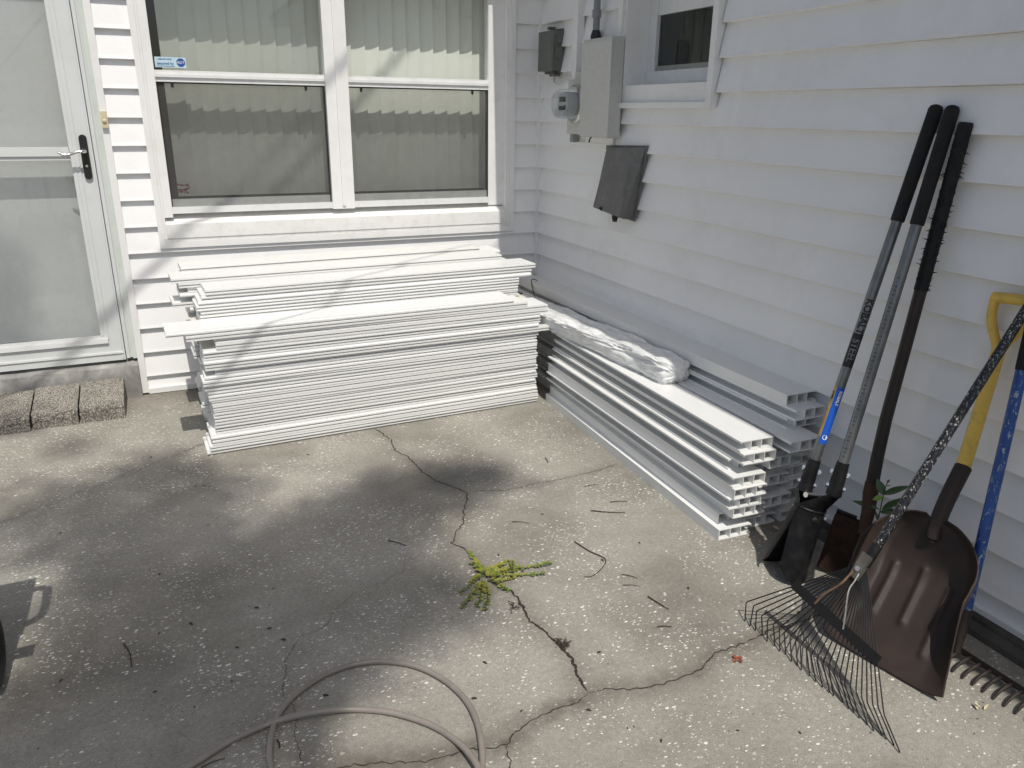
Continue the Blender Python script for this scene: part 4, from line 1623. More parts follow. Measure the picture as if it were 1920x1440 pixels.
# ---- old spade with a taped shaft
spade = thing('spade', 'old rusty spade with a dark shaft wrapped in ragged black tape', 'spade', (-0.2, -2.75, 0))
S_top, S_mid = Vector((-0.034, -2.714, 1.396)), on(1654, 812, 0, -0.125)
neck = on(1632, 925, 0, -0.150)
foot = on(1625, 985, 0, -0.168)
shaft = [S_mid + (S_top - S_mid) * t for t in (1.0, 0.75, 0.5, 0.25, 0.05)]
mb = MB()
mb.tube(shaft + [lerp(S_mid, neck, 0.4), neck], [0.0172, 0.0176, 0.0178, 0.0180, 0.0185, 0.0192, 0.020], 16)
mb.obj('shaft', 'dark_wood', spade, smooth=True)
mb = MB()
tp = []
rad = []
NT_ = 60
for i in range(NT_ + 1):
    t = i / NT_ * 0.52
    tp.append(S_top + (S_mid - S_top) * t * 0.98)
    rad.append(0.0192 + 0.0016 * noise.noise(Vector((i * 0.9, 0, 0))) + 0.0011 * rng.random())
rad[0] = 0.0172
mb.tube(tp, rad, 18)
for k in range(80):
    t = rng.uniform(0.08, 0.515)
    c = S_top + (S_mid - S_top) * t
    a_, n_, s_ = frame_from(S_top - S_mid, to_cam(c))
    th = rng.uniform(-3.1, 3.1)
    dr = n_ * math.cos(th) + s_ * math.sin(th)
    tg = -n_ * math.sin(th) + s_ * math.cos(th)
    p0 = c + dr * 0.0188
    tip = p0 + dr * rng.uniform(0.005, 0.017) + a_ * rng.uniform(-0.006, 0.006)
    wv = tg * rng.uniform(0.001, 0.003) + a_ * 0.002
    mb.poly([p0 - wv, p0 + wv, tip])
mb.obj('tape', 'tape', spade, smooth=True)
a_, n_, s_ = frame_from(neck - foot + Vector((0, 0, 0.1)), to_cam(foot))
mb = MB()
mb.tube([lerp(neck, S_mid, 0.18), neck, lerp(neck, foot, 0.6), foot - Vector((0.01, 0, 0.03))], [0.0215, 0.0225, 0.0205, 0.017], 14)
mb.obj('socket', 'rust', spade, smooth=True)
bt = foot + Vector((0, 0, 0.005))
bdir = (Vector((-0.235, bt.y - 0.012, 0.0)) - bt)
bn = Vector((-0.72, -0.35, 0.35)).normalized()
bs = bdir.normalized().cross(bn).normalized()
if bs.dot(_r) < 0:
    bs = -bs
bn = bs.cross(bdir.normalized()).normalized()
if bn.dot(to_cam(bt)) < 0:
    bn = -bn
mb = MB()
rows = []
for i in range(16):
    v = i / 15
    row = []
    for k in range(17):
        u = k / 16 * 2 - 1
        hw = 0.098 - 0.004 * v
        curve = 0.012 * (u * u) - 0.004
        lip = 0.014 * max(0, 1 - v / 0.08) * (1 if abs(u) > 0.22 else 0)
        row.append(bt + bdir * (v * (1 - 0.02 * u * u)) + bs * u * hw + bn * (curve - lip + 0.002 * noise.noise(Vector((u * 3, v * 3, 1)))))
    rows.append(row)
mb.grid(rows)
bmesh.ops.solidify(mb.b, geom=mb.b.faces[:], thickness=0.003)
sb = mb.obj('blade', 'rust', spade, smooth=True)
mb = MB()
mb.tube([rows[0][0] + Vector((0, 0, 0.004)), rows[0][5] + Vector((0, 0, 0.004))], 0.0065, 8)
mb.obj('tread', 'black_iron', sb, smooth=True)
mb = MB()
mb.tube([rows[0][11] + Vector((0, 0, 0.004)), rows[0][16] + Vector((0, 0, 0.004))], 0.0065, 8)
mb.obj('tread', 'black_iron', sb, smooth=True)

# ---- brown scoop with a yellow D handle
scoop = thing('scoop_shovel', 'wide brown plastic scoop shovel with a yellow D handle', 'shovel', (-0.4, -3.05, 0))
L0, R0, Tp = Vector((-0.514, -2.930, 0.006)), Vector((-0.445, -3.263, 0.006)), Vector((-0.186, -3.000, 0.300))
O_ = (L0 + R0) / 2
U_ = (R0 - L0).normalized()
Vv = Tp - O_
VL = Vv.length
Vn = Vv.normalized()
N_ = U_.cross(Vn).normalized()
if N_.dot(to_cam(O_)) < 0:
    N_ = -N_
HWb = (R0 - L0).length / 2
NV, NU = 84, 92


def scoop_half(v):
    """half width at height v (0 edge .. 1 socket)"""
    if v < 0.56:
        return HWb * (1.0 - 0.02 * v)
    t = (v - 0.56) / 0.44
    return max(0.030, HWb * 0.985 * max(0, 1 - t ** 2.5) ** 0.62 + 0.030 * t)


def rib(u, v):
    d = 0
    for (uc, v0, v1) in ((-0.47, 0.30, 0.66), (0.02, 0.33, 0.70), (0.50, 0.20, 0.66)):
        cu = uc * (1 - 0.10 * v)
        du = (u - cu) * HWb
        dv = 0 if v0 < v < v1 else min(abs(v - v0), abs(v - v1)) * VL
        d += math.exp(-(du * du + dv * dv) / (2 * 0.0072 ** 2))
    return d


rows = []
for i in range(NV):
    v = i / (NV - 1)
    hw = scoop_half(v)
    row = []
    for k in range(NU):
        u = k / (NU - 1) * 2 - 1
        wing = max(0, (abs(u) - 0.62) / 0.38)
        rise = (0.010 + 0.092 * min(1, v / 0.55)) * (wing ** 1.6) * (1 if v < 0.66 else 1 - 0.75 * (v - 0.66) / 0.34)
        back = 0.085 * max(0, (v - 0.60) / 0.40) ** 1.9
        lift = 0.010 * math.sin(math.pi * min(1, v * 1.2)) * (1 - u * u)
        cut = 0.012 * abs(u) ** 6 * max(0, 1 - v * 9)
        narrow = 1 - 0.12 * wing * wing * min(1, v * 2)
        h = rise + back * (1 - 0.2 * abs(u)) - lift * 0.6 + 0.0085 * rib(u, v)
        row.append(O_ + Vn * (v * VL + cut) + U_ * (u * hw * narrow) + N_ * h)
    rows.append(row)
mb = MB()
mb.grid(rows)
bmesh.ops.recalc_face_normals(mb.b, faces=mb.b.faces[:])
bmesh.ops.solidify(mb.b, geom=mb.b.faces[:], thickness=0.004)
mb.obj('blade', 'scoop', scoop, smooth='all')
sock0 = Tp + N_ * 0.062 - Vn * 0.01
fer = on(1806, 876, 0, -0.115)
D_j = on(1876, 646, 0, -0.052)
mb = MB()
mb.tube(spline([sock0 - Vn * 0.045 - N_ * 0.02, sock0, lerp(sock0, fer, 0.45) + Vector((-0.006, 0, 0)), fer], 8), [0.012] * 2 + [0.020 + 0.003 * k / 22 for k in range(23)], 18)
mb.obj('socket', 'scoop', scoop, smooth=True)
ah = (D_j - fer).normalized()
mb = MB()
mb.tube([fer - ah * 0.02, fer + ah * 0.02, lerp(fer, D_j, 0.5), D_j], [0.0195, 0.0195, 0.0185, 0.0175], 18)
mb.obj('shaft', 'yellow', scoop, smooth=True)
gl_, gr_ = on(1866, 557, 0, -0.045), on(1946, 566, 0, -0.045)
gc = (gl_ + gr_) / 2
mb = MB()
mb.tube([gl_ + (gl_ - gc) * 0.06, gr_ + (gr_ - gc) * 0.06], 0.0150, 16)
dg_ = mb.obj('grip', 'yellow', scoop, smooth=True)
for g_ in (gl_, gr_):
    mid1 = lerp(D_j, g_, 0.5) + (g_ - gc) * 0.32
    mb = MB()
    mb.tube(spline([D_j - ah * 0.03, D_j + (g_ - gc) * 0.2, mid1, g_ * 1.0], 8), [0.0135] * 8 + [0.0125] * 16 + [0.0120], 12)
    mb.obj('grip_arm', 'yellow', scoop, smooth=True)

# ---- wire leaf rake
rake = thing('leaf_rake', 'black wire leaf rake with a paint-chipped black handle, in front of the scoop', 'rake', (-0.65, -3.05, 0))
B0 = on(1634, 1040, 0, -0.485)
Hend = on(1918, 590, 0, -0.10)
ad = (Hend - B0).normalized()
wall_t = (-0.022 - B0.x) / ad.x
Htop = B0 + ad * wall_t
mb = MB()
mb.tube([B0 - ad * 0.02, B0 + ad * 0.5, Htop], 0.0125, 18)
mb.obj('handle', 'chipped_black', rake, smooth=True)
mb = MB()
mb.tube([B0 - ad * 0.035, B0 + ad * 0.03], 0.0142, 16)
mb.obj('ferrule', 'black_iron', rake, smooth=True)
tipA, tipE = Vector((-0.650, -2.785, 0.004)), Vector((-0.657, -3.322, 0.004))
barL, barR = on(1492, 1098, 0, -0.585), on(1646, 1238, 0, -0.598)
ydir = (barR - barL).normalized()
pn = ydir.cross(ad).normalized()
if pn.dot(to_cam(B0)) < 0:
    pn = -pn
bk0 = B0 - ad * 0.005
bk1 = on(1606, 1086, 0, -0.515)
bd = (bk1 - bk0)
mb = MB()
bw = 0.0140
mtx = Matrix((( ydir.x, pn.x, bd.normalized().x, 0), (ydir.y, pn.y, bd.normalized().y, 0), (ydir.z, pn.z, bd.normalized().z, 0), (0, 0, 0, 1)))
mtx = Matrix.Translation(bk0 + pn * 0.008) @ mtx
mb.box(-bw, bw, 0.000, 0.012, 0, bd.length, mtx)
mb.bevel(0.003)
brk = mb.obj('bracket', 'bracket', rake)
mb = MB()
q = bk0 + bd * 0.62 + pn * 0.019
mb.tube([q, q + pn * 0.004], 0.0075, 12)
mb.obj('rivet', 'chrome', brk, smooth=True)
mb = MB()
bx_ = (barR - barL)
ax_b = bx_.normalized()
up_b = pn.cross(ax_b).normalized()
mt2 = Matrix.Translation(barL + pn * 0.003) @ Matrix(((ax_b.x, pn.x, up_b.x, 0), (ax_b.y, pn.y, up_b.y, 0), (ax_b.z, pn.z, up_b.z, 0), (0, 0, 0, 1)))
mb.box(-0.006, bx_.length + 0.006, 0.0, 0.003, -0.0135, 0.0135, mt2)
mb.box(-0.006, bx_.length + 0.006, -0.010, -0.0005, -0.0135, -0.0105, mt2)
mb.bevel(0.001)
mb.obj('crossbar', 'tine', rake)
NTI = 26
for i in range(NTI):
    t = i / (NTI - 1)
    S = bk0 + bd * (0.55 - 0.1 * abs(t - 0.5)) + ydir * (t - 0.5) * 0.030 + pn * 0.003
    P_ = lerp(barL, barR, t) + pn * (0.0015)
    d = P_ - S
    elbow_z = 0.050 - 0.006 * t + 0.004 * rng.uniform(-1, 1)
    k = (elbow_z - S.z) / d.z
    E_ = S + d * k
    tip = Vector((E_.x - 0.020 + 0.004 * rng.uniform(-1, 1), E_.y - (0.022 + 0.052 * t) + 0.006 * rng.uniform(-1, 1), 0.003))
    bow = pn * 0.006
    pts = [S, P_, lerp(P_, E_, 0.95), E_ * 0.94 + lerp(P_, E_, 0.95) * 0.03 + tip * 0.03, lerp(E_, tip, 0.10), tip]
    mb = MB()
    mb.tube(pts, 0.0018, 6)
    mb.obj('tine', 'tine', rake, smooth=True)
for t, m_, q0 in ((0.27, 'wire', -0.35), (0.62, 'wire', 0.35)):
    P_ = lerp(barL, barR, t) + pn * 0.009
    s0 = bk1 + ydir * q0 * 0.02 + pn * 0.014 - bd.normalized() * 0.03
    j = lerp(s0, P_, 0.42) + pn * 0.010 + ydir * (-0.010 if t > 0.5 else 0.012)
    mb = MB()
    mb.tube(spline([s0, lerp(s0, j, 0.5), j, lerp(j, P_, 0.6) + ydir * (0.002 if t > 0.5 else -0.004), P_ - pn * 0.004], 6), 0.0033 if t < 0.5 else 0.0026, 8)
    mb.obj('brace_wire', 'rusty_wire' if t < 0.5 else 'wire', rake, smooth=True)

# ---- blue handled bow rake behind the scoop
bow = thing('bow_rake', 'garden rake with a chipped blue handle and rusty curved tines, behind the scoop', 'rake', (-0.22, -3.2, 0))
hd0 = Vector((-0.205, -3.205, 0.030))
p_edge = on(1917, 690, 0, -0.108)
foot_b = on(1794, 1218, 2, 0.035)
ab = (p_edge - foot_b).normalized()
top_b = p_edge + ab * ((-0.022 - p_edge.x) / ab.x)
mb = MB()
mb.tube([foot_b + ab * 0.08, p_edge - ab * 0.006], 0.0145, 18)
mb.obj('handle', 'blue', bow, smooth=True)
mb = MB()
mb.tube([p_edge - ab * 0.0055, p_edge + ab * 0.2, top_b], [0.0162, 0.0165, 0.0160], 18)
mb.obj('grip', 'foam', bow, smooth=True)
mb = MB()
mb.tube([foot_b + ab * 0.12, foot_b + ab * 0.06, foot_b + ab * 0.02, foot_b - ab * 0.008], [0.016, 0.015, 0.011, 0.010], 12)
mb.obj('ferrule', 'dark_rust', bow, smooth=True)
barA, barB = G(1752, 1188, 0.024), G(1985, 1337, 0.024)
mb = MB()
mb.tube([barA, barB], 0.0085, 10)
mb.obj('head_bar', 'dark_rust', bow, smooth=True)
tdir = (barB - barA).normalized()
tout = Vector((tdir.y, -tdir.x, 0))
if tout.dot(to_cam(barA)) < 0:
    tout = -tout
nb = 13
for i in range(nb):
    p = lerp(barA, barB, i / (nb - 1))
    mb = MB()
    mb.tube(spline([p, p + tout * 0.030 + Vector((0, 0, 0.002)), p + tout * 0.056 + Vector((0, 0, -0.006)), p + tout * 0.074 + Vector((0, 0, -0.019))], 5), [0.0062 - 0.0030 * k / 15 for k in range(16)], 8)
    mb.obj('tine', 'dark_rust', bow, smooth=True)


# ------------------------------------------------------------------ plants
def leaf_pts(base, dirv, up, L_, W_, curl=0.15, n=7):
    d = dirv.normalized()
    s_ = d.cross(up).normalized()
    u2 = s_.cross(d).normalized()
    L1, L2, mid = [], [], []
    for i in range(n + 1):
        t = i / n
        wv = W_ * math.sin(math.pi * t ** 0.85) ** 0.9 if 0 < t < 1 else 0.0003
        c = base + d * (L_ * t) - u2 * (curl * L_ * t * t)
        mid.append(c)
        L1.append(c + s_ * wv + u2 * wv * 0.35)
        L2.append(c - s_ * wv + u2 * wv * 0.35)
    return L1, mid, L2


def add_leaf(mb, *a, **k):
    mb.grid(list(leaf_pts(*a, **k)))


seed = thing('seedling', 'young broad-leaved plant growing up between the spade and the scoop', 'plant', (-0.1, -2.83, 0))
stem_px = [(1641, 1000, -0.180), (1647, 972, -0.172), (1650, 958, -0.170), (1655, 935, -0.165), (1660, 915, -0.165), (1664, 904, -0.165)]
sp_ = [on(a, b, 0, c) for a, b, c in stem_px]
sp_ = [Vector((-0.185, sp_[0].y + 0.005, 0.0))] + sp_
mb = MB()
stp = spline(sp_, 6)
mb.tube(stp, [0.0028 - 0.0016 * i / len(stp) for i in range(len(stp))], 8)
mb.obj('stem', 'stem', seed, smooth=True)
# (base px, tip px, half width, lime?)
for (bx_, by_), (tx, ty), hw, lime in (
        ((1656, 927), (1704, 916), 0.0105, 0), ((1653, 955), (1698, 938), 0.0105, 0), ((1650, 960), (1685, 962), 0.0095, 0),
        ((1657, 929), (1643, 898), 0.0130, 0), ((1649, 955), (1595, 942), 0.0090, 0), ((1656, 931), (1637, 938), 0.0085, 1),
        ((1646, 976), (1639, 993), 0.0090, 1), ((1663, 906), (1668, 899), 0.0035, 0), ((1646, 976), (1641, 958), 0.004, 0), ((1661, 911), (1670, 911), 0.0015, 0)):
    b_ = on(bx_, by_, 0, -0.167)
    tt = on(tx, ty, 0, -0.167 - (0.02 if lime else 0.012 * rng.uniform(-1, 1)))
    d = tt - b_
    mb = MB()
    add_leaf(mb, b_, d + Vector((0, 0, 0.10 * d.length)), Vector((-0.55, -0.45, 0.55)), d.length * 1.02, hw, curl=0.10)
    mb.obj('leaf', 'leaf_lime' if lime else 'leaf', seed, smooth='all')

weed = thing('purslane', 'creeping yellow green weed sprawling out of the crack in the concrete', 'weed', tuple(G(910, 1078)))
stems = [[(905, 1075), (935, 1072), (960, 1066), (990, 1064), (1012, 1060), (1036, 1056)],
         [(908, 1080), (940, 1080), (970, 1079), (1000, 1078), (1022, 1075)],
         [(908, 1080), (893, 1085), (880, 1098), (864, 1111)],
         [(905, 1088), (893, 1105), (882, 1122), (865, 1141)],
         [(906, 1090), (903, 1105), (900, 1122), (896, 1137)],
         [(908, 1090), (913, 1105), (914, 1120), (910, 1145)],
         [(908, 1078), (898, 1062), (888, 1050), (881, 1036)],
         [(915, 1085), (930, 1092), (940, 1100), (953, 1109)],
         [(905, 1075), (920, 1068), (938, 1060), (955, 1052), (962, 1060), (960, 1070)],
         [(915, 1086), (935, 1090), (955, 1086), (966, 1080)],
         [(907, 1080), (925, 1078), (945, 1074), (962, 1068), (985, 1068)],
         [(905, 1078), (900, 1070), (893, 1062), (885, 1058)]]
for si, st_ in enumerate(stems):
    pts = spline([G(a, b, 0.006 + 0.004 * math.sin(j * 1.7)) for j, (a, b) in enumerate(st_)], 10)
    mb = MB()
    mb.tube(pts, 0.0013, 6)
    stm = mb.obj('stem', 'stem', weed, smooth=True)
    mbs = {'purslane': MB(), 'purslane_dark': MB()}
    acc = 0
    Ltot = sum((b - a).length for a, b in zip(pts, pts[1:]))
    run = 0
    for a, b in zip(pts, pts[1:]):
        acc += (b - a).length
        run += (b - a).length
        if acc < 0.0085:
            continue
        acc = 0
        fr_ = run / Ltot
        d = (b - a).normalized()
        s_ = d.cross(Vector((0, 0, 1))).normalized()
        for sg_ in (-1, 1):
            if rng.random() < 0.12:
                continue
            ld = d * rng.uniform(0.1, 0.9) + s_ * sg_ + Vector((0, 0, rng.uniform(0.05, 0.7)))
            key = 'purslane_dark' if (fr_ > 0.75 and rng.random() < 0.7) or rng.random() < 0.2 else 'purslane'
            sz = rng.uniform(0.0115, 0.0185) * (1 - 0.25 * fr_)
            add_leaf(mbs[key], b + Vector((0, 0, 0.001)), ld, Vector((0, 0, 1)), sz, sz * rng.uniform(0.30, 0.44), curl=rng.uniform(-.1, .25), n=5)
    for key, m_ in mbs.items():
        if len(m_.b.faces):
            m_.obj('foliage', key, weed, smooth='all')
        else:
            m_.b.free()


def tuft(cpx, nn, rad, col, label):
    c = G(*cpx)
    mb = MB()
    for i in range(nn):
        a = rng.uniform(0, 6.28)
        L_ = rad * rng.uniform(0.4, 1)
        p1 = c + Vector((math.cos(a) * L_ * .5, math.sin(a) * L_ * .5, rad * rng.uniform(0.1, 0.4)))
        p2 = c + Vector((math.cos(a + .4) * L_, math.sin(a + .4) * L_, rad * rng.uniform(0.02, 0.4)))
        mb.tube([c + Vector((0, 0, .001)), p1, p2], [0.0011, 0.0009, 0.0005], 5)
        for k in range(2):
            q = p1.lerp(p2, rng.random())
            add_leaf(mb, q, Vector((rng.uniform(-1, 1), rng.uniform(-1, 1), rng.uniform(0, .6))), Vector((0, 0, 1)), 0.006, 0.0016, n=3)
    tag(mb.obj('dead_weed', col), label, 'weed')


tuft((1053, 1208), 26, 0.034, 'twig', 'withered brown weed stuck in the crack below the green weed')
tuft((962, 1140), 9, 0.030, 'debris', 'thin dry sprig lying beside the crack just below the green weed')

# ------------------------------------------------------------------ hose on the ground
hose_px = [(330, 1452), (376, 1424), (440, 1385), (520, 1352), (600, 1334), (660, 1330), (728, 1335), (800, 1356), (850, 1385), (885, 1420), (900, 1452), (900, 1500), (850, 1560), (740, 1590), (620, 1570), (535, 1510), (508, 1440), (507, 1390), (520, 1345), (550, 1306), (600, 1270), (655, 1248), (715, 1240), (775, 1248), (825, 1270), (868, 1306), (893, 1350), (903, 1400), (903, 1450), (890, 1510), (840, 1570)]
hp = []
for i, p in enumerate(hose_px):
    z = 0.0085
    if i in (2, 3):
        z = 0.0105
    if i == 4:
        z = 0.022
    if i in (9, 10, 11):
        z = 0.022
    hp.append(G(p[0], p[1], z))
mb = MB()
mb.tube(spline(hp, 14), 0.0078, 14)
tag(mb.obj('hose', 'hose', None, smooth=True), 'grey brown hose lying in a loose loop on the concrete', 'hose')

# ------------------------------------------------------------------ twigs and litter
twigs = [([(1108, 957), (1140, 960), (1172, 961)], 0.0022, 'dark straight twig near the end of the rails, the longer of two lying parallel'),
         ([(1144, 941), (1176, 940)], 0.0018, 'short dark twig just behind the longer parallel twig near the rails'),
         ([(1077, 1015), (1105, 1033), (1135, 1048), (1128, 1066), (1110, 1080), (1095, 1081)], 0.0019, 'bent hook-shaped twig right of the green weed'),
         ([(1215, 1118), (1232, 1129), (1254, 1142)], 0.0022, 'straight slanting twig between the green weed and the wire rake'),
         ([(1166, 1077), (1195, 1084)], 0.0017, 'small twig right of the hook-shaped twig'),
         ([(1168, 1097), (1200, 1099)], 0.0012, 'thin pale stalk below the small twig right of the hook'),
         ([(1232, 1175), (1258, 1175)], 0.0017, 'little forked twig above the long crack toward the rake'),
         ([(728, 1013), (745, 1017), (761, 1023)], 0.0020, 'dark twig in the shade left of the green weed'),
         ([(232, 1207), (243, 1225), (247, 1251)], 0.0026, 'curved dark twig lying alone in the shade at lower left'),
         ([(960, 978), (993, 981)], 0.0015, 'thin twig in the sun between the dark patch and the green weed'),
         ([(1022, 858), (1028, 868)], 0.0018, 'short twig close to the side of the near rails'),
         ([(1096, 912), (1122, 908)], 0.0012, 'thin curved stalk lying behind the parallel twigs'),
         ([(377, 1439), (400, 1428), (423, 1421)], 0.0016, 'twig pressed against the hose at the bottom edge'),
         ([(520, 1388), (524, 1402)], 0.0030, 'stubby dark stick inside the hose loop, left side'),
         ([(525, 1326), (540, 1313)], 0.0014, 'thin twig crossing under the left side of the hose')]
for pts, r_, lab in twigs:
    P3 = [G(a, b, 0.002 + r_) for a, b in pts]
    if len(P3) == 2:
        P3 = [P3[0], P3[0].lerp(P3[1], 0.5) + Vector((0.002, 0.002, 0.001)), P3[1]]
    mb = MB()
    sp2 = spline(P3, 5)
    mb.tube(sp2, [r_ * (1 - 0.5 * i / len(sp2)) for i in range(len(sp2))], 6)
    if 'forked' in lab:
        mb.tube([P3[1], P3[1] + Vector((0.018, -0.012, 0.001))], r_ * 0.7, 5)
    tag(mb.obj('twig', 'twig', None, smooth=True), lab, 'twig', 'twigs on the concrete')
mb = MB()
c = G(1383, 1238)
for k in range(4):
    a = k * 1.5 + 0.3
    add_leaf(mb, c + Vector((0.003 * math.cos(a), 0.003 * math.sin(a), 0.003)), Vector((math.cos(a), math.sin(a), rng.uniform(0, .6))), Vector((0, 0, 1)), 0.015, 0.006, curl=0.3)
tag(mb.obj('dry_leaf', 'red_leaf'), 'crumpled red brown leaf on the concrete left of the wire rake', 'leaf')
mb = MB()
c = G(1830, 1325)
for k in range(3):
    add_leaf(mb, c + Vector((rng.uniform(-.01, .01), rng.uniform(-.02, .02), .003)), Vector((rng.uniform(-1, 1), rng.uniform(-1, 1), .3)), Vector((0, 0, 1)), 0.02, 0.004, curl=-0.3)
tag(mb.obj('dry_leaf', 'beige'), 'curled straw coloured leaf beside the scoop corner and the rake tines', 'leaf')
mb = MB()
c = G(1462, 1003)
add_leaf(mb, G(1450, 985, .004), G(1470, 1010, .01) - G(1450, 985, .004), Vector((-.3, -.3, 1)), 0.055, 0.007, curl=-0.2)
tag(mb.obj('dry_leaf', 'beige'), 'pale dry leaf on the ground beside the digger blade', 'leaf')

mb = MB()
spots = [(392, 984), (381, 911), (526, 1199), (515, 1103), (300, 1185), (367, 1327), (295, 1296), (119, 1273), (476, 1139), (355, 1167), (281, 1070), (302, 1074), (115, 1000), (284, 858), (390, 894), (367, 911), (500, 1180), (435, 1279), (1098, 1330), (976, 1335), (883, 1310), (1128, 1222), (1127, 1048), (1201, 1019), (935, 1038), (1240, 1385), (1380, 1370), (1502, 1376), (604, 1304), (612, 1257), (520, 1440), (1036, 770), (905, 1240), (1014, 965), (1030, 820), (575, 852), (700, 1330), (1290, 1100), (448, 1215)]
for (a, b) in spots:
    c = G(a, b, 0.002)
    s0 = rng.uniform(0.004, 0.0085)
    ang = rng.uniform(0, 6.28)
    add_leaf(mb, c, Vector((math.cos(ang), math.sin(ang), 0.15)), Vector((0, 0, 1)), s0 * 2.2, s0 * 0.5, curl=0.35, n=4)
for k in range(260):
    x, y = rng.uniform(-2.7, -0.1), rng.uniform(-3.7, -0.9)
    if rng.random() < 0.45:
        x = rng.uniform(-0.55, -0.02)
        y = rng.uniform(-3.6, -2.4)
    s0 = rng.uniform(0.0012, 0.0036)
    ang = rng.uniform(0, 6.28)
    add_leaf(mb, Vector((x, y, 0.0015)), Vector((math.cos(ang), math.sin(ang), 0.2)), Vector((0, 0, 1)), s0 * 2.2, s0 * 0.45, curl=0.3, n=3)
struct(mb.obj('leaf_litter', 'debris'), 'stuff')

# ------------------------------------------------------------------ pressure washer that stands at the left edge (only a wheel shows)
pw = thing('pressure_washer', 'black wheeled machine at the left edge, only the tyre of one wheel in view', 'machine', (-2.85, -2.15, 0))
WC = Vector((-2.637, -2.235, 0.112))
for sgn, wx in ((1, WC.x), (-1, WC.x - 0.42)):
    mb = MB()
    rows = []
    for i in range(40):
        a = 2 * math.pi * i / 40
        row = []
        for k in range(12):
            b = 2 * math.pi * k / 12
            rr2 = 0.086 + 0.026 * math.cos(b)
            row.append(Vector((wx + 0.028 * math.sin(b), WC.y + rr2 * math.cos(a), WC.z + rr2 * math.sin(a))))
        rows.append(row)
    V = mb.grid(rows + [rows[0]], closed=True)
    bmesh.ops.remove_doubles(mb.b, verts=mb.b.verts[:], dist=1e-5)
    wheel = mb.obj('wheel', 'rubber', pw, smooth='all')
    mb = MB()
    mb.tube([(wx - 0.018, WC.y, WC.z), (wx + 0.012, WC.y, WC.z), (wx + 0.018, WC.y, WC.z)], [0.064, 0.064, 0.045], 24)
    mb.obj('rim', 'red_machine', wheel, smooth=True)
mb = MB()
mb.tube([(WC.x + 0.03, WC.y, WC.z), (WC.x - 0.45, WC.y, WC.z)], 0.008, 10)
mb.obj('axle', 'galv_dark', pw, smooth=True)
mb = MB()
mb.box(-3.02, -2.71, -2.36, -2.09, 0.14, 0.55).bevel(0.03, 2)
mb.box(-2.99, -2.612, -2.36, -2.14, 0.5505, 0.69).bevel(0.02, 2)
mb.obj('housing', 'red_machine', pw)
mb = MB()
mb.tube(spline([(-2.622, -2.17, 0.63), (-2.580, -2.175, 0.63), (-2.572, -2.20, 0.625), (-2.574, -2.31, 0.61), (-2.622, -2.345, 0.60)], 8), 0.013, 10)
mb.obj('gun_holder', 'red_machine', pw, smooth=True)
mb = MB()
mb.box(-2.66, -2.618, -2.40, -2.37, 0.36, 0.60).bevel(0.008)
mb.box(-2.6175, -2.572, -2.40, -2.372, 0.43, 0.47).bevel(0.006)
mb.obj('side_frame', 'red_machine', pw)
mb = MB()
mb.tube(spline([(-2.90, -2.10, 0.62), (-2.90, -2.08, 1.0), (-2.88, -2.08, 1.03), (-2.80, -2.08, 1.03), (-2.78, -2.08, 1.0), (-2.78, -2.10, 0.62)], 8), 0.014, 10)
mb.obj('push_handle', 'galv_dark', pw, smooth=True)
mb = MB()
mb.tube(spline([(-2.72, -2.365, 0.40), (-2.72, -2.42, 0.20), (-2.73, -2.50, 0.03), (-2.76, -2.60, 0.009), (-2.9, -2.80, 0.009)], 8), 0.0065, 8)
mb.obj('outlet_hose', 'black', pw, smooth=True)

# ------------------------------------------------------------------ overhead service cables (their shadows cross the window)
def cable(name, x0, z0, slope, t, r_, label):
    mb = MB()
    pts = []
    for x in (-3.6, -2.6, -1.6, -0.6, 0.4, 1.2):
        sag = 0.012 * (x + 1.2) ** 2
        p = Vector((x, 0, z0 + slope * (x - x0) + sag - 0.02)) + SUN * t
        pts.append(p)
    mb.tube(spline(pts, 8), r_, 10)
    tag(mb.obj(name, 'black', None, smooth=True), label, 'cable')


cable('overhead_cable', -0.78, 1.99, 0.985, 4.8, 0.013, 'thick black service cable strung overhead in front of the house')
cable('overhead_cable', -0.42, 0.49, 1.14, 4.6, 0.006, 'thin black cable strung overhead below the service cable')

# ------------------------------------------------------------------ tree behind the picture whose crown shades the slab
tree = thing('shade_tree', 'leafy tree behind the viewer whose crown dapples the concrete with shade', 'tree', (-5.2, -12.6, 0))
tr = random.Random(23)
blobs = []
for (px, py, rad, dens) in (
        (880, 892, .16, 1.5), (815, 910, .18, 1.5), (760, 930, .20, 1.4), (700, 955, .20, 1.4), (640, 985, .20, 1.4), (600, 1020, .22, 1.4), (720, 900, .12, .5),
        (250, 960, .26, 1.2), (330, 1000, .26, 1.3), (420, 1060, .24, 1.2), (500, 1120, .26, 1.4), (300, 1090, .24, 1.1), (600, 1110, .26, 1.5), (690, 1090, .24, 1.4), (770, 1130, .20, 1.2), (850, 1120, .12, .8), (690, 1000, .2, 1.3),
        (400, 1180, .26, 1.3), (540, 1190, .24, 1.3), (650, 1190, .18, 1.1), (280, 1220, .22, 1.1), (430, 1290, .24, 1.3), (300, 1330, .24, 1.3), (200, 1390, .24, 1.2), (380, 1390, .20, 1.3), (80, 1400, .24, 1.1), (480, 1400, .12, 1.0), (520, 1260, .16, 1.0), (200, 1150, .2, .7),
        (30, 950, .20, .5), (110, 945, .18, .4), (60, 1015, .2, .7), (180, 1005, .20, 1.0), (300, 868, .13, 1.2), (370, 885, .10, 1.0), (240, 900, .14, .9), (470, 905, .09, 1.0), (390, 930, .11, .8), (300, 905, .12, .9), (640, 1060, .2, .6),
        (40, 800, .12, .6), (120, 845, .10, .5), (1010, 905, .06, .4)):
    g = G(px, py)
    blobs.append((g, rad, dens))
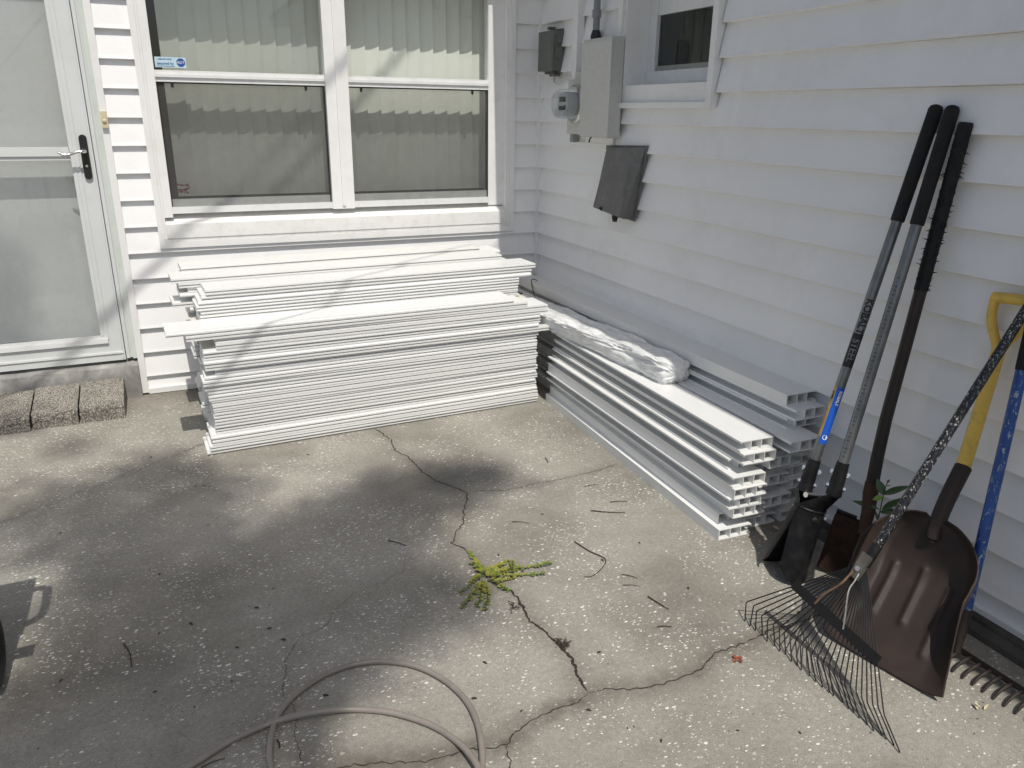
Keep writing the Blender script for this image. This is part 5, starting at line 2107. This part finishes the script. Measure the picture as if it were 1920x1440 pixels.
for (x, z, rad, dens) in ((-2.82, 0.56, .13, 1.1), (-2.86, 0.40, .10, .8)):
    blobs.append((Vector((x, 0.1, z)), rad, dens))
mb = MB()
centres = []
for g, rad, dens in blobs:
    t = 11.0 + tr.uniform(-1.2, 2.0)
    if g.y > -0.2:
        t = 12.5
    c0 = g + SUN * t
    centres.append(c0)
    nl = int(360 * dens * (rad / 0.22) ** 2)
    for k in range(nl):
        a, rr2 = tr.uniform(0, 6.283), rad * math.sqrt(tr.random()) * (0.7 + 0.75 * tr.random())
        e1 = SUN.cross(Vector((1, 0, 0))).normalized()
        e2 = SUN.cross(e1)
        p = c0 + e1 * (rr2 * math.cos(a)) + e2 * (rr2 * math.sin(a)) + SUN * tr.gauss(0, 0.45)
        d = Vector((tr.uniform(-1, 1), tr.uniform(-1, 1), tr.uniform(-.8, .4))).normalized()
        u_ = Vector((tr.uniform(-.7, .7), tr.uniform(-.7, .7), 1)).normalized()
        s_ = d.cross(u_).normalized()
        L_, W_ = tr.uniform(.035, .065), tr.uniform(.011, .019)
        mb.poly([p, p + d * L_ * .5 + s_ * W_, p + d * L_, p + d * L_ * .5 - s_ * W_])
mb.obj('crown', 'treeleaf', tree)
mb = MB()
trunk_top = Vector((-4.6, -11.4, 6.0))
mb.tube(spline([(-5.2, -12.6, -0.05), (-5.15, -12.5, 1.2), (-5.0, -12.1, 3.4), trunk_top], 6), [0.20 - 0.004 * i for i in range(19)], 14)
mb.obj('trunk', 'bark', tree, smooth=True)
hubs = []
mb = MB()
for k in range(7):
    idx = k * len(centres) // 7
    grp = centres[idx:idx + len(centres) // 7]
    hub = sum(grp, Vector()) / len(grp) + Vector((0, -0.25, 0.25))
    hubs.append(hub)
    mb.tube(spline([trunk_top, trunk_top.lerp(hub, 0.5) + Vector((0, -.3, .5)), hub], 6), [0.06 - 0.004 * i for i in range(13)], 8)
    for c0 in grp:
        if c0.z > 10.8 and c0.y > -6.6:
            continue
        mb.tube([hub, hub.lerp(c0, 0.6) + Vector((0, 0, .08)), c0], [0.008, 0.005, 0.002], 6)
mb.obj('limb', 'bark', tree, smooth=True)
